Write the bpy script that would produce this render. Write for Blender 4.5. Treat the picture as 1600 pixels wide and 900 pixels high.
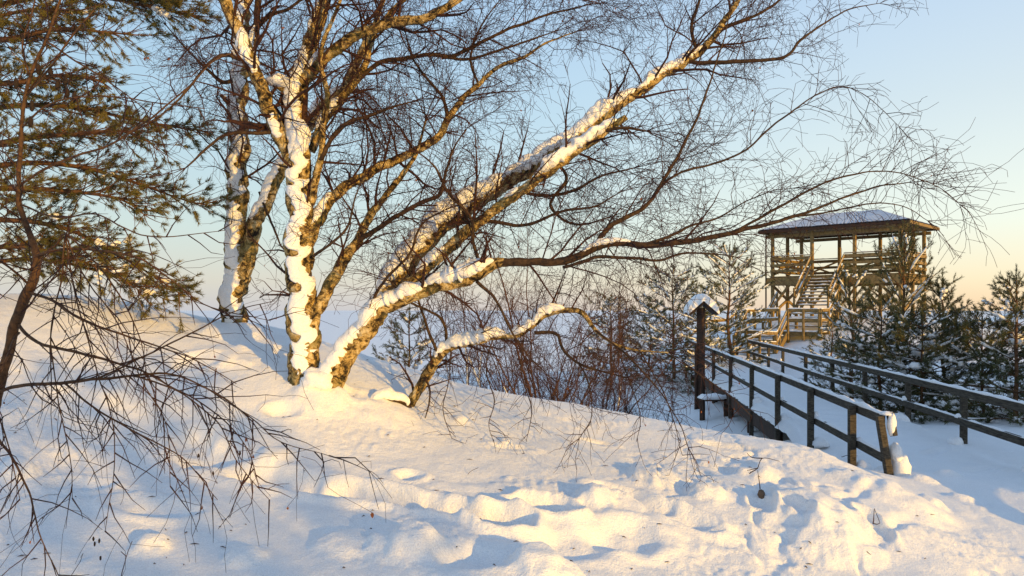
import bpy, math, random
import numpy as np
from mathutils import Vector, noise as mnoise

# ------------------------------------------------------------------ clear
for o in list(bpy.data.objects):
    bpy.data.objects.remove(o)
scene = bpy.context.scene
COL = scene.collection

# ------------------------------------------------------------------ camera
F, HY = 1200.0, 484.0            # focal length in px of a 1600 px wide picture, row of the horizon
cam_data = bpy.data.cameras.new('camera')
cam = bpy.data.objects.new('camera', cam_data)
COL.objects.link(cam)
cam.location = (0, 0, 0)
cam.rotation_euler = (math.pi / 2, 0, 0)
cam_data.sensor_width = 36
cam_data.lens = 36 * F / 1600
cam_data.shift_y = (HY - 450) / 1600
cam_data.clip_start = 0.05
cam_data.clip_end = 20000
scene.camera = cam

# ------------------------------------------------------------------ sky, sun, exposure
SUN_EL = math.radians(7.5)
SUN_AZ = math.atan2(0.65, -0.76)  # clockwise from +Y: low sun on the right, a little behind the camera
world = bpy.data.worlds.new('World')
scene.world = world
world.use_nodes = True
wn = world.node_tree.nodes
wl = world.node_tree.links
bg = wn['Background']
sky = wn.new('ShaderNodeTexSky')
sky.sky_type = 'NISHITA'
sky.sun_disc = False
sky.sun_elevation = SUN_EL
sky.sun_rotation = -SUN_AZ   # the sky node counts the other way round
sky.altitude = 0
sky.air_density = 1.0
sky.dust_density = 0.4
sky.ozone_density = 2.5
wl.new(sky.outputs[0], bg.inputs[0])
bg.inputs[1].default_value = 0.15
# thin winter haze towards the horizon: cooler away from the sun, warm on its side; overhead it is brightened as added fill for the shade
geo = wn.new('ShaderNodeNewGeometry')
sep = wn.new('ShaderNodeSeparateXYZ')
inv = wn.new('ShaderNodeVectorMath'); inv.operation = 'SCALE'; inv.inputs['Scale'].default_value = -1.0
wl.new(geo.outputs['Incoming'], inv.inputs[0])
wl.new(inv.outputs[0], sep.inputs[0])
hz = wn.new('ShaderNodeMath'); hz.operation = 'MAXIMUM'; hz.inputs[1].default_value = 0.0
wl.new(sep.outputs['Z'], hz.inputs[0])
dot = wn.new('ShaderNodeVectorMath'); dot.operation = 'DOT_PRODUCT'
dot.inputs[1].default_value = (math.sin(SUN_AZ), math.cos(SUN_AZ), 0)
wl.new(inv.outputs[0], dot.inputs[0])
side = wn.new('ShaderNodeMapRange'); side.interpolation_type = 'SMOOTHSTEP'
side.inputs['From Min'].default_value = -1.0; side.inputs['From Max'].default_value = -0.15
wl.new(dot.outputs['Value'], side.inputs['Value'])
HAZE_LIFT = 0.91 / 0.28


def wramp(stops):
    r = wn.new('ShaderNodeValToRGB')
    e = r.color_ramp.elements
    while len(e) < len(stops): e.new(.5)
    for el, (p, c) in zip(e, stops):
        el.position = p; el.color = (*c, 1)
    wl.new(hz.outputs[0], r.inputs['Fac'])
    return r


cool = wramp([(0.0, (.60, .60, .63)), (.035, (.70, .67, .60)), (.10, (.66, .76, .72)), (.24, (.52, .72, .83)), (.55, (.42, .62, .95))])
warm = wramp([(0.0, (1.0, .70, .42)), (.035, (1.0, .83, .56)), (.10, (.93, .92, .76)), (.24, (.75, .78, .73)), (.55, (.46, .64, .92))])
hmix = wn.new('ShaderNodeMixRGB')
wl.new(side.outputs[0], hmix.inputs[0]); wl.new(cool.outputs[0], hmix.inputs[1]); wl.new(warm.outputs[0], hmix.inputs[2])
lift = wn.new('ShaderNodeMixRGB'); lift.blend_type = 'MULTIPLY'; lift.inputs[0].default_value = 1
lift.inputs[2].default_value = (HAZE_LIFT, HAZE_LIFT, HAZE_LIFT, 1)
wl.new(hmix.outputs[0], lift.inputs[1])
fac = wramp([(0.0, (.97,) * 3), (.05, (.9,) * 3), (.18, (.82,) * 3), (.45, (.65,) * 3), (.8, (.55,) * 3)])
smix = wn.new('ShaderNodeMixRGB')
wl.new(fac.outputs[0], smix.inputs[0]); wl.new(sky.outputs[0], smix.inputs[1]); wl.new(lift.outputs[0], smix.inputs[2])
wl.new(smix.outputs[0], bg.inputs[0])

S_DIR = Vector((math.sin(SUN_AZ) * math.cos(SUN_EL), math.cos(SUN_AZ) * math.cos(SUN_EL), math.sin(SUN_EL)))
sun_data = bpy.data.lights.new('sun', 'SUN')
sun = bpy.data.objects.new('sun', sun_data)
COL.objects.link(sun)
sun.rotation_euler = S_DIR.to_track_quat('Z', 'Y').to_euler()
sun.location = S_DIR * 50
sun_data.energy = 2.65
sun_data.angle = math.radians(0.5)
sun_data.color = (1.0, 0.58, 0.11)

scene.view_settings.view_transform = 'Standard'
scene.view_settings.look = 'None'
scene.view_settings.exposure = 1.05
scene.view_settings.gamma = 1.0
scene.view_settings.use_curve_mapping = False

# ------------------------------------------------------------------ helpers
R = random.Random(7)


def P(px, py, d):
    """a point of the place at depth d, named by where it shows in the photograph"""
    return Vector(((px - 800) / F * d, d, (HY - py) / F * d))


def tag(o, label=None, cat=None, group=None, kind=None):
    if label: o['label'] = label
    if cat: o['category'] = cat
    if group: o['group'] = group
    if kind: o['kind'] = kind
    return o


def empty(name, loc, label, cat, group=None):
    o = bpy.data.objects.new(name, None)
    o.empty_display_size = 0.2
    COL.objects.link(o)
    o.location = loc
    return tag(o, label, cat, group)


def link(name, me, parent=None, mat=None):
    o = bpy.data.objects.new(name, me)
    COL.objects.link(o)
    if mat: me.materials.append(mat)
    if parent is not None:
        o.parent = parent
        pl = Vector((0, 0, 0))
        q = parent
        while q is not None:
            pl += q.location
            q = q.parent
        o.location = -pl
    return o


def np_mesh(name, V, faces, smooth=True):
    """V (n,3), faces (m,k) int array all with the same k, or a list of such arrays"""
    if not isinstance(faces, list): faces = [faces]
    me = bpy.data.meshes.new(name)
    V = np.asarray(V, dtype=np.float32)
    me.vertices.add(len(V))
    me.vertices.foreach_set('co', V.ravel())
    nl = sum(f.size for f in faces)
    npoly = sum(len(f) for f in faces)
    me.loops.add(nl)
    me.polygons.add(npoly)
    me.loops.foreach_set('vertex_index', np.concatenate([f.ravel() for f in faces]).astype(np.int32))
    tot = np.concatenate([np.full(len(f), f.shape[1], dtype=np.int32) for f in faces])
    start = np.concatenate([[0], np.cumsum(tot)[:-1]]).astype(np.int32)
    me.polygons.foreach_set('loop_start', start)
    me.polygons.foreach_set('use_smooth', np.full(npoly, smooth, dtype=bool))
    me.update(calc_edges=True)
    me.validate()
    return me


class Soup:
    """collects geometry that ends up as one mesh"""
    def __init__(s): s.V, s.Q, s.T, s.n = [], [], [], 0

    def add(s, V, quads=None, tris=None):
        V = np.asarray(V, dtype=np.float64).reshape(-1, 3)
        if quads is not None and len(quads): s.Q.append(np.asarray(quads).reshape(-1, 4) + s.n)
        if tris is not None and len(tris): s.T.append(np.asarray(tris).reshape(-1, 3) + s.n)
        s.V.append(V)
        s.n += len(V)

    def build(s, name, mat, parent=None, smooth=True):
        fs = []
        if s.Q: fs.append(np.concatenate(s.Q))
        if s.T: fs.append(np.concatenate(s.T))
        if not fs: return None
        return link(name, np_mesh(name, np.concatenate(s.V), fs, smooth), parent, mat)


def norm(a): return a / np.maximum(np.linalg.norm(a, axis=-1, keepdims=True), 1e-9)


def tubes(soup, polys, sides=3):
    """polys: list of (pts (K,3), radii (K,)); batches those of equal length"""
    by = {}
    for pts, rad in polys: by.setdefault(len(pts), []).append((pts, rad))
    ang = np.arange(sides) / sides * 2 * math.pi
    for K, lst in by.items():
        Pn = np.array([np.asarray(p, dtype=float) for p, r in lst])
        Rn = np.array([np.asarray(r, dtype=float) for p, r in lst])
        N = len(lst)
        T = norm(np.gradient(Pn, axis=1))
        ref = np.where(np.abs(T[:, :1, 2:3]) > 0.8, np.array([1., 0, 0]), np.array([0., 0, 1.]))
        ref = np.broadcast_to(ref, T.shape)
        A = norm(np.cross(T, ref))
        B = np.cross(T, A)
        ring = Pn[:, :, None, :] + Rn[:, :, None, None] * (A[:, :, None, :] * np.cos(ang)[None, None, :, None] + B[:, :, None, :] * np.sin(ang)[None, None, :, None])
        idx = np.arange(N * K * sides).reshape(N, K, sides)
        a = idx[:, :-1, :]; b = idx[:, 1:, :]
        q = np.stack([a, np.roll(a, -1, 2), np.roll(b, -1, 2), b], -1).reshape(-1, 4)
        soup.add(ring.reshape(-1, 3), quads=q)


def catmull(pts, step):
    """pts: list of tuples of any dimension; resampled about every `step` metres (first three are xyz)"""
    A = np.array(pts, dtype=float)
    A = np.vstack([2 * A[0] - A[1], A, 2 * A[-1] - A[-2]])
    out = []
    for i in range(1, len(A) - 2):
        p0, p1, p2, p3 = A[i - 1], A[i], A[i + 1], A[i + 2]
        n = max(1, int(np.linalg.norm((p2 - p1)[:3]) / step))
        for k in range(n):
            t = k / n
            out.append(0.5 * ((2 * p1) + (-p0 + p2) * t + (2 * p0 - 5 * p1 + 4 * p2 - p3) * t * t + (-p0 + 3 * p1 - 3 * p2 + p3) * t ** 3))
    out.append(A[-2])
    return np.array(out)


def ns(x, y=0., z=0.): return mnoise.noise(Vector((x, y, z)))


# 2-D gradient noise for the terrain
_rng = np.random.RandomState(3)
_perm = _rng.permutation(512)
_g = _rng.uniform(0, 2 * math.pi, 512)
_gx, _gy = np.cos(_g), np.sin(_g)


def perlin(x, y):
    xi = np.floor(x).astype(int); yi = np.floor(y).astype(int)
    xf = x - xi; yf = y - yi
    u = xf ** 3 * (xf * (xf * 6 - 15) + 10); v = yf ** 3 * (yf * (yf * 6 - 15) + 10)

    def gr(ix, iy, dx, dy):
        h = _perm[(_perm[ix & 511] + iy) & 511]
        return _gx[h] * dx + _gy[h] * dy
    a = gr(xi, yi, xf, yf); b = gr(xi + 1, yi, xf - 1, yf)
    c = gr(xi, yi + 1, xf, yf - 1); d = gr(xi + 1, yi + 1, xf - 1, yf - 1)
    return (a + u * (b - a)) * (1 - v) + (c + u * (d - c)) * v


def fbm(x, y, o=4):
    s, a = 0., 1.
    for k in range(o):
        s = s + a * perlin(x * 2 ** k + 17.3 * k, y * 2 ** k - 9.1 * k); a *= .5
    return s


def sstep(a, b, x):
    t = np.clip((x - a) / (b - a), 0, 1)
    return t * t * (3 - 2 * t)


# ------------------------------------------------------------------ materials
def mat_new(name):
    m = bpy.data.materials.new(name)
    m.use_nodes = True
    nt = m.node_tree
    return m, nt, nt.nodes['Principled BSDF']


def noise_node(nt, scale, detail=4, rough=.6, vec=None, dist=0.):
    n = nt.nodes.new('ShaderNodeTexNoise')
    n.inputs['Scale'].default_value = scale
    n.inputs['Detail'].default_value = detail
    n.inputs['Roughness'].default_value = rough
    n.inputs['Distortion'].default_value = dist
    if vec is not None: nt.links.new(vec, n.inputs['Vector'])
    return n


def obj_coord(nt, scale=(1, 1, 1)):
    tc = nt.nodes.new('ShaderNodeTexCoord')
    mp = nt.nodes.new('ShaderNodeMapping')
    mp.inputs['Scale'].default_value = scale
    nt.links.new(tc.outputs['Object'], mp.inputs['Vector'])
    return mp.outputs['Vector']


def ramp(nt, fac, stops):
    r = nt.nodes.new('ShaderNodeValToRGB')
    e = r.color_ramp.elements
    while len(e) < len(stops): e.new(.5)
    for el, (p, c) in zip(e, stops):
        el.position = p; el.color = (*c, 1)
    nt.links.new(fac, r.inputs['Fac'])
    return r


def bump(nt, bsdf, height, strength, dist, prev=None):
    b = nt.nodes.new('ShaderNodeBump')
    b.inputs['Strength'].default_value = strength
    b.inputs['Distance'].default_value = dist
    nt.links.new(height, b.inputs['Height'])
    if prev is not None: nt.links.new(prev.outputs[0], b.inputs['Normal'])
    nt.links.new(b.outputs[0], bsdf.inputs['Normal'])
    return b


def m_snow(name, fine=True):
    m, nt, b = mat_new(name)
    v = obj_coord(nt)
    n0 = noise_node(nt, 3, 3, .5, v)
    r = ramp(nt, n0.outputs[0], [(.3, (.90, .905, .915)), (.7, (.94, .94, .94))])
    ng = noise_node(nt, 120, 2, .8, v)
    rg_ = ramp(nt, ng.outputs[0], [(.32, (.80, .80, .81)), (.62, (1.0, 1.0, 1.0))])
    mg = nt.nodes.new('ShaderNodeMixRGB'); mg.blend_type = 'MULTIPLY'; mg.inputs[0].default_value = 1.0
    nt.links.new(r.outputs[0], mg.inputs[1]); nt.links.new(rg_.outputs[0], mg.inputs[2])
    nt.links.new(mg.outputs[0], b.inputs['Base Color'])
    b.inputs['Roughness'].default_value = .55
    b.inputs['Specular IOR Level'].default_value = .25
    if fine:
        n1 = noise_node(nt, 26, 4, .65, v)
        n2 = noise_node(nt, 75, 3, .75, v)
        b1 = bump(nt, b, n1.outputs[0], .55, .02)
        bump(nt, b, n2.outputs[0], .6, .014, b1)
    else:
        n1 = noise_node(nt, 28, 4, .65, v)
        bump(nt, b, n1.outputs[0], .6, .02)
    return m


def m_birch(name):
    m, nt, b = mat_new(name)
    v = obj_coord(nt)
    n1 = noise_node(nt, 11, 6, .72, v, .8)
    n2 = noise_node(nt, 55, 4, .7, v)
    n3 = noise_node(nt, 4, 3, .5, v)
    r1 = ramp(nt, n1.outputs[0], [(.40, (.012, .009, .007)), (.46, (.10, .068, .028)), (.53, (.42, .29, .105)), (.63, (.62, .51, .31))])
    mix = nt.nodes.new('ShaderNodeMixRGB'); mix.blend_type = 'MULTIPLY'; mix.inputs[0].default_value = .7
    r2 = ramp(nt, n2.outputs[0], [(.3, (.5, .5, .5)), (.6, (1.15, 1.15, 1.15))])
    nt.links.new(r1.outputs[0], mix.inputs[1]); nt.links.new(r2.outputs[0], mix.inputs[2])
    mix2 = nt.nodes.new('ShaderNodeMixRGB')
    r3 = ramp(nt, n3.outputs[0], [(.55, (0, 0, 0)), (.7, (.55, .55, .55))])
    nt.links.new(r3.outputs[0], mix2.inputs[0]); nt.links.new(mix.outputs[0], mix2.inputs[1])
    mix2.inputs[2].default_value = (.13, .13, .05, 1)
    nt.links.new(mix2.outputs[0], b.inputs['Base Color'])
    b.inputs['Roughness'].default_value = .85
    b.inputs['Specular IOR Level'].default_value = .2
    b1 = bump(nt, b, n1.outputs[0], .9, .03)
    bump(nt, b, n2.outputs[0], .7, .008, b1)
    return m


def m_plain(name, c1, c2, scale=20, rough=.8, bstr=.3, bdist=.004, spec=.2, stretch=(1, 1, 1)):
    m, nt, b = mat_new(name)
    v = obj_coord(nt, stretch)
    n = noise_node(nt, scale, 5, .65, v)
    r = ramp(nt, n.outputs[0], [(.32, c1), (.68, c2)])
    nt.links.new(r.outputs[0], b.inputs['Base Color'])
    b.inputs['Roughness'].default_value = rough
    b.inputs['Specular IOR Level'].default_value = spec
    if bstr: bump(nt, b, n.outputs[0], bstr, bdist)
    return m


def m_needles(name, c1, c2):
    m, nt, b = mat_new(name)
    v = obj_coord(nt)
    n = noise_node(nt, 2.2, 3, .6, v)
    r = ramp(nt, n.outputs[0], [(.3, c1), (.7, c2)])
    nt.links.new(r.outputs[0], b.inputs['Base Color'])
    b.inputs['Roughness'].default_value = .6
    b.inputs['Specular IOR Level'].default_value = .25
    return m


SNOW = m_snow('snow')
SNOW2 = m_snow('snow_on_things', False)
BIRCH = m_birch('birch_bark')
TWIG = m_plain('twig_bark', (.020, .009, .008), (.070, .028, .018), 30, .7, 0)
DARKB = m_plain('thin_limb_bark', (.016, .010, .008), (.085, .050, .026), 24, .75, .5, .006)
SHRUB = m_plain('shrub_bark', (.035, .020, .014), (.11, .050, .030), 14, .7, 0)
SAPL = m_plain('sapling_bark', (.024, .014, .010), (.12, .062, .028), 40, .7, .5, .004)
PINEB = m_plain('pine_bark', (.045, .026, .016), (.17, .085, .040), 22, .85, .8, .012)
NEED = m_needles('pine_needles', (.055, .060, .018), (.18, .145, .038))
NEED2 = m_needles('young_pine_needles', (.035, .052, .026), (.13, .125, .045))
WOOD = m_plain('weathered_fence_wood', (.020, .017, .014), (.105, .090, .068), 7, .85, .6, .006, .15, (3, .7, 9))
WOOD2 = m_plain('tower_wood', (.12, .085, .036), (.30, .205, .085), 8, .8, .4, .004, .2)
WOODD = m_plain('dark_stained_and_shaded_wood', (.030, .018, .013), (.065, .038, .026), 10, .8, .4, .004)
SHADE_SNOW = m_plain('shade_tinted_thin_snow', (.36, .42, .52), (.56, .60, .66), 5, .7, .3, .01)  # thin snow over metal; the unlit roof's blue shade is put into its colour
METAL = m_plain('roof_sheet_metal', (.035, .030, .030), (.06, .05, .05), 6, .5, 0, 0, .5)
LEAF = m_plain('dry_leaf', (.07, .022, .010), (.24, .085, .03), 9, .7, 0)
CONE = m_plain('cone_scale', (.012, .009, .008), (.035, .022, .016), 60, .8, .6, .004)
STUMP = m_plain('cut_stub_wood', (.09, .055, .035), (.18, .12, .08), 30, .8, .4, .004)

# ------------------------------------------------------------------ ground
CT = []
for px, py, d in [
    (800, 900, 4.25), (400, 900, 4.2), (0, 900, 4.0), (1050, 900, 4.85), (1200, 900, 5.05), (1350, 900, 5.2), (1500, 900, 5.35), (1600, 905, 5.6),
    (200, 800, 5.0), (600, 800, 5.2), (1000, 800, 5.6), (1300, 800, 5.95), (1420, 830, 5.9),
    (1290, 712, 7.6), (1340, 738, 7.5), (1400, 765, 7.3), (1500, 806, 6.9), (1600, 868, 6.1),
    (1385, 737, 9.1), (1450, 742, 8.9), (1520, 770, 8.1), (1600, 800, 7.4), (1600, 760, 8.4),
    (100, 700, 5.9), (400, 700, 6.2), (700, 700, 6.6), (1000, 700, 7.4), (1200, 722, 7.2),
    (560, 560, 8.3), (700, 592, 9.0), (860, 627, 9.3), (1000, 652, 9.2), (1100, 672, 8.9), (1200, 688, 8.5),
    (490, 597, 7.2), (365, 508, 9.0), (640, 632, 7.4), (0, 620, 6.3), (200, 600, 7.0), (300, 522, 8.4),
    (150, 470, 9.0), (0, 458, 9.0), (250, 485, 9.2), (450, 515, 9.5)]:
    CT.append(tuple(P(px, py, d)))
CT += [(0, 0, -1.6), (2.5, 1, -1.6), (-2.5, 1, -1.45), (0, -4, -1.5), (5, 0, -1.75), (-6, 3, -.7), (-7, -2, -1), (0, 2.6, -1.55), (1.2, 3.2, -1.72), (2.5, 3, -1.85), (4.2, 4.4, -1.9), (5.5, 4, -1.95), (8, 4, -1.95),
       (-3, 14, -1.3), (-8, 14, -.8), (-3, 20, -3.1), (-10, 20, -2.5), (-15, 12, -.3), (-4.5, 11, -.25), (0, 11.8, -2.0), (1.5, 11.6, -2.3), (3, 11.4, -2.45), (2.9, 10.1, -1.95), (3.9, 10.4, -2.35), (-1.5, 10.5, -1.1),
       (0, 18, -2.95), (4, 15, -2.85), (4, 25, -3.0), (-5, 30, -4), (0, 40, -4.4), (5, 20, -2.9), (6, 26, -3.0), (5, 34, -2.9), (0, 55, -5), (8, 40, -1.9), (9, 34, -2.6),
       (5.4, 14.8, -2.5), (5.4, 12.9, -2.04), (6.2, 13.0, -2.02), (6.9, 13.2, -2.03), (6.5, 18, -2.6), (7.5, 24, -2.6), (8.6, 30, -2.6), (4.7, 10.6, -2.03), (4.8, 11.6, -2.04), (5.6, 11.2, -2.03), (6.6, 11.4, -2.03), (6.9, 12.2, -2.02), (5.0, 12.2, -2.06), (6.2, 10.2, -2.02), (7.6, 11, -2.06), (7.9, 9, -2.0), (9.2, 11.5, -2.1),
       (8.9, 15, -2.2), (9.6, 20, -2.2), (10.6, 26, -2.1), (12, 20, -2.1), (12, 28, -1.7), (16, 25, -1.8), (13.2, 30, -1.5), (11.5, 30.5, -1.9), (20, 30, -1.5), (14.5, 33, -.9), (12, 36, -1.0),
       (15, 37, -.3), (17, 35, -.4), (13, 40, -.4), (19, 38, -.5), (16, 42, -.5), (22, 42, -.9), (15, 60, -3), (30, 60, -2.5), (-20, 60, -5), (-20, 30, -2.5), (30, 35, -1.7), (14, 12, -1.9), (22, 14, -1.6), (0, -20, -1.6), (20, -20, -1.6), (-20, -20, -1), (-20, 0, -.5)]
CT = np.array(CT)
_soft = .35


def _phi(dx, dy): return np.sqrt(dx * dx + dy * dy + _soft ** 2)


_A = _phi(CT[:, None, 0] - CT[None, :, 0], CT[:, None, 1] - CT[None, :, 1])
_W = np.linalg.solve(_A + np.eye(len(CT)) * 1e-3, CT[:, 2] + 2.0)


def base_h(x, y):
    x = np.asarray(x, dtype=float); y = np.asarray(y, dtype=float)
    sh = x.shape
    xf, yf = x.ravel(), y.ravel()
    out = np.empty(len(xf))
    for i in range(0, len(xf), 20000):
        out[i:i + 20000] = _phi(xf[i:i + 20000, None] - CT[None, :, 0], yf[i:i + 20000, None] - CT[None, :, 1]) @ _W - 2.0
    h = out.reshape(sh)
    r = np.hypot(x, y)
    # low dune on the right of the walkway, outside the picture, that keeps the hollow in shade
    u = x * .65 - y * .76; q = x * .76 + y * .65
    h = h + 3.0 * sstep(7.6, 11.0, q) * (1 - sstep(26, 34, q)) * np.exp(-((u - 10) / 3.0) ** 2)
    far = sstep(45, 120, r)
    h = h * (1 - far) + (-9.0) * far
    # far snowy spit beyond the tower
    h = h + 10.4 * np.exp(-((x - 118) / 40) ** 2 - ((y - 165) / 16) ** 2) * (1 + .06 * perlin(x / 9, y / 9))
    return h


def loc(px, py, d0=2.5, d1=60):
    """where the sight line through a pixel of the photograph meets the snow"""
    d = np.linspace(d0, d1, 4000)
    x = (px - 800) / F * d; z = (HY - py) / F * d
    hit = np.nonzero(z < base_h(x, d))[0]
    i = hit[0] if len(hit) else -1
    return float(x[i]), float(d[i])


STAMPS = []     # (x, y, radius_x, radius_y, angle, depth, rim)


def stamp(px, py, rx, ry, ang, depth, rim=.35):
    x, y = loc(px, py)
    STAMPS.append((x, y, rx, ry, math.radians(ang), depth, rim))


for a in [(400, 742, .30, .16, 8, .12, .12), (450, 752, .34, .19, 4, .15, .12), (505, 764, .36, .18, -4, .16, .12), (560, 772, .36, .18, -8, .16, .12), (615, 780, .34, .17, -12, .16, .12), (670, 792, .3, .16, -16, .15, .15), (720, 804, .26, .15, -20, .15, .2), (780, 818, .24, .17, -20, .2, .3),
          (850, 795, .24, .17, -15, .15), (330, 715, .30, .24, 20, .13, .15), (300, 690, .2, .2, 20, .1, .1), (560, 620, .2, .12, 0, .04), (740, 870, .28, .2, 30, .06, .2), (900, 850, .36, .22, 35, .06, .2), (975, 840, .3, .22, 20, .06),
          (980, 770, .34, .12, -30, .08), (1050, 800, .35, .13, -30, .07), (440, 640, .16, .1, 0, .05), (640, 745, .12, .1, 0, .05),
          (1190, 795, .10, .15, 0, .06), (1365, 820, .08, .2, 10, .07), (1245, 815, .07, .22, 20, .06), (480, 520, .3, .2, 0, .1), (420, 548, .25, .14, 0, .06),
          (1460, 705, .4, .12, 40, .05), (1530, 735, .5, .15, 40, .05), (300, 570, .3, .2, 10, .07), (120, 760, .22, .14, 10, .05), (240, 800, .3, .16, -10, .07), (1130, 700, .3, .1, -20, .05), (800, 700, .2, .08, 0, .04), (930, 690, .2, .08, 0, .04)]:
    stamp(*a)
LUMPS = []      # raised lumps of snow (x, y, r, height)


def lump(px, py, r, h):
    x, y = loc(px, py)
    LUMPS.append((x, y, r, h))


for a in [(30, 740, .12, .10), (235, 858, .12, .07), (850, 890, .22, .12), (640, 860, .22, .12), (1300, 850, .30, .12), (1255, 800, .35, .10), (1180, 735, .22, .07), (930, 780, .16, .10), (1020, 745, .25, .09), (1105, 775, .16, .08),
          (720, 660, .08, .04), (790, 690, .06, .04), (1350, 760, .3, .08), (1420, 790, .35, .08), (540, 855, .2, .06), (1455, 790, .14, .07), (1500, 780, .14, .05), (500, 612, .3, .08), (365, 520, .35, .08), (385, 880, .12, .06), (430, 715, .14, .06), (600, 640, .3, .05),
          (1400, 735, .22, .1), (1480, 745, .14, .07), (1440, 752, .16, .07), (345, 560, .4, .06), (150, 610, .3, .05)]:
    lump(*a)


def ground_h(x, y):
    h = base_h(x, y)
    r = np.hypot(x, y)
    near = 1 - sstep(18, 45, r)
    # soft drifts, then lumps; crusty blocks on the broken bank at lower right
    h = h + near * (.045 * perlin(x / 1.9 + 5, y / 1.9) + .022 * perlin(x / .8, y / .8 + 3))
    w = fbm(x / .45, y / .45, 3)
    h = h + near * (.013 * w + .010 * np.abs(perlin(x / .3 + 2, y / .24)))
    h = h + (1 - sstep(9, 16, r)) * (.0035 * fbm(x / .09, y / .09, 2) + .005 * np.maximum(0, perlin(x / .16 + 7, y / .13)) ** 1.5)
    # the broken bank at lower right: slumped tongues with clefts between them
    bank = np.exp(-((x - 2.5) / 1.3) ** 2 - ((y - 6.1) / 1.5) ** 2)
    us = (x - .35 * y) / .62 + .5 * w; vs = (y + .35 * x) / 1.5 + .35 * w
    blk = np.abs(perlin(us + 9, vs + 2))
    h = h + bank * (.05 * (sstep(.0, .14, blk) - .8) + .035 * np.abs(perlin(x / .5, y / .7)))
    crumb = sstep(.05, .3, perlin(x / .9 + 4, y / .7 + 8) + .35 * bank) * (1 - sstep(9, 12, r))
    h = h + crumb * (.028 * np.abs(perlin(x / .10, y / .09)) + .014 * np.maximum(0, perlin(x / .045, y / .045)))
    tramp = np.exp(-((x - .5) / 1.5) ** 2 - ((y - 5.5) / .8) ** 2)
    h = h + tramp * .035 * fbm(x / .42 + 3, y / .3, 3)
    for (cx, cy, rx, ry, an, dep, rim) in STAMPS:
        m = (np.abs(x - cx) < 1.3) & (np.abs(y - cy) < 1.3)
        if not m.any(): continue
        dx, dy = x[m] - cx, y[m] - cy
        u = dx * math.cos(an) + dy * math.sin(an); v = -dx * math.sin(an) + dy * math.cos(an)
        q = np.sqrt((u / rx) ** 2 + (v / ry) ** 2) + .22 * perlin(x[m] / .16, y[m] / .16)
        h[m] += -dep * (1 - sstep(.35, 1.0, q)) + dep * rim * np.exp(-((q - 1.2) / .22) ** 2)
    for (cx, cy, rr, hh) in LUMPS:
        m = (np.abs(x - cx) < 2.2 * rr) & (np.abs(y - cy) < 2.2 * rr)
        if not m.any(): continue
        q = np.hypot(x[m] - cx, y[m] - cy) / rr + .3 * perlin(x[m] / (.5 * rr), y[m] / (.5 * rr))
        h[m] += hh * (1 - sstep(.3, 1.3, q))
    # hard small waves far out on the frozen shore
    h = h + sstep(20, 60, r) * .12 * fbm(x / 6, y / 6, 3)
    return h


def gz(x, y): return float(ground_h(np.array([x], dtype=float), np.array([y], dtype=float))[0])


a1 = np.radians(np.concatenate([np.linspace(-180, -42, 70, endpoint=False), np.linspace(-42, 42, 680, endpoint=False), np.linspace(42, 180, 70, endpoint=False)]))
rr = np.concatenate([np.linspace(.2, 3.2, 24, endpoint=False), np.geomspace(3.2, 14, 316, endpoint=False), np.geomspace(14, 60, 80, endpoint=False), np.geomspace(60, 9000, 50)])
GA, GR = np.meshgrid(a1, rr)
GX, GY = GR * np.sin(GA), GR * np.cos(GA)
GZ = ground_h(GX, GY)
nr, na = GX.shape
idx = np.arange(nr * na).reshape(nr, na)
q = np.stack([idx[:-1], np.roll(idx[:-1], -1, 1), np.roll(idx[1:], -1, 1), idx[1:]], -1).reshape(-1, 4)
gv = np.stack([GX, GY, GZ], -1).reshape(-1, 3)
cz = GZ[0].mean()
gv = np.vstack([gv, [0, 0, cz]])
ctri = np.stack([idx[0], np.full(na, nr * na), np.roll(idx[0], -1)], -1)
ground = link('snow_ground', np_mesh('snow_ground', gv, [q[:, ::-1], ctri[:, ::-1]]), None, SNOW)
tag(ground, 'snow covered dune with footprints sloping down to a hollow', None, None, 'structure')


def box(name, p0, p1, w, h, mat, parent, up=Vector((0, 0, 1)), jit=0.):
    """a squared timber from p0 to p1 (axis), w across, h along `up`"""
    p0, p1 = Vector(p0), Vector(p1)
    t = (p1 - p0).normalized()
    if abs(t.dot(up)) > .98: up = Vector((-.693, -.721, 0))
    s = t.cross(up).normalized(); u = s.cross(t).normalized()
    c = min(w, h) * .12
    V = []
    for p in (p0, p1):
        for a, b in ((-1, -1), (1, -1), (1, 1), (-1, 1)):
            # chamfered corners: two points each
            ax, bx = a * w / 2, b * h / 2
            if (a, b) in ((-1, -1), (1, 1)):
                V.append(p + s * ax + u * (bx - b * c)); V.append(p + s * (ax - a * c) + u * bx)
            else:
                V.append(p + s * (ax - a * c) + u * bx); V.append(p + s * ax + u * (bx - b * c))
    q = [(i, (i + 1) % 8, 8 + (i + 1) % 8, 8 + i) for i in range(8)]
    me = bpy.data.meshes.new(name)
    me.from_pydata([tuple(v) for v in V], [], q + [tuple(reversed(range(8))), tuple(range(8, 16))])
    me.update()
    return link(name, me, parent, mat)


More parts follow.
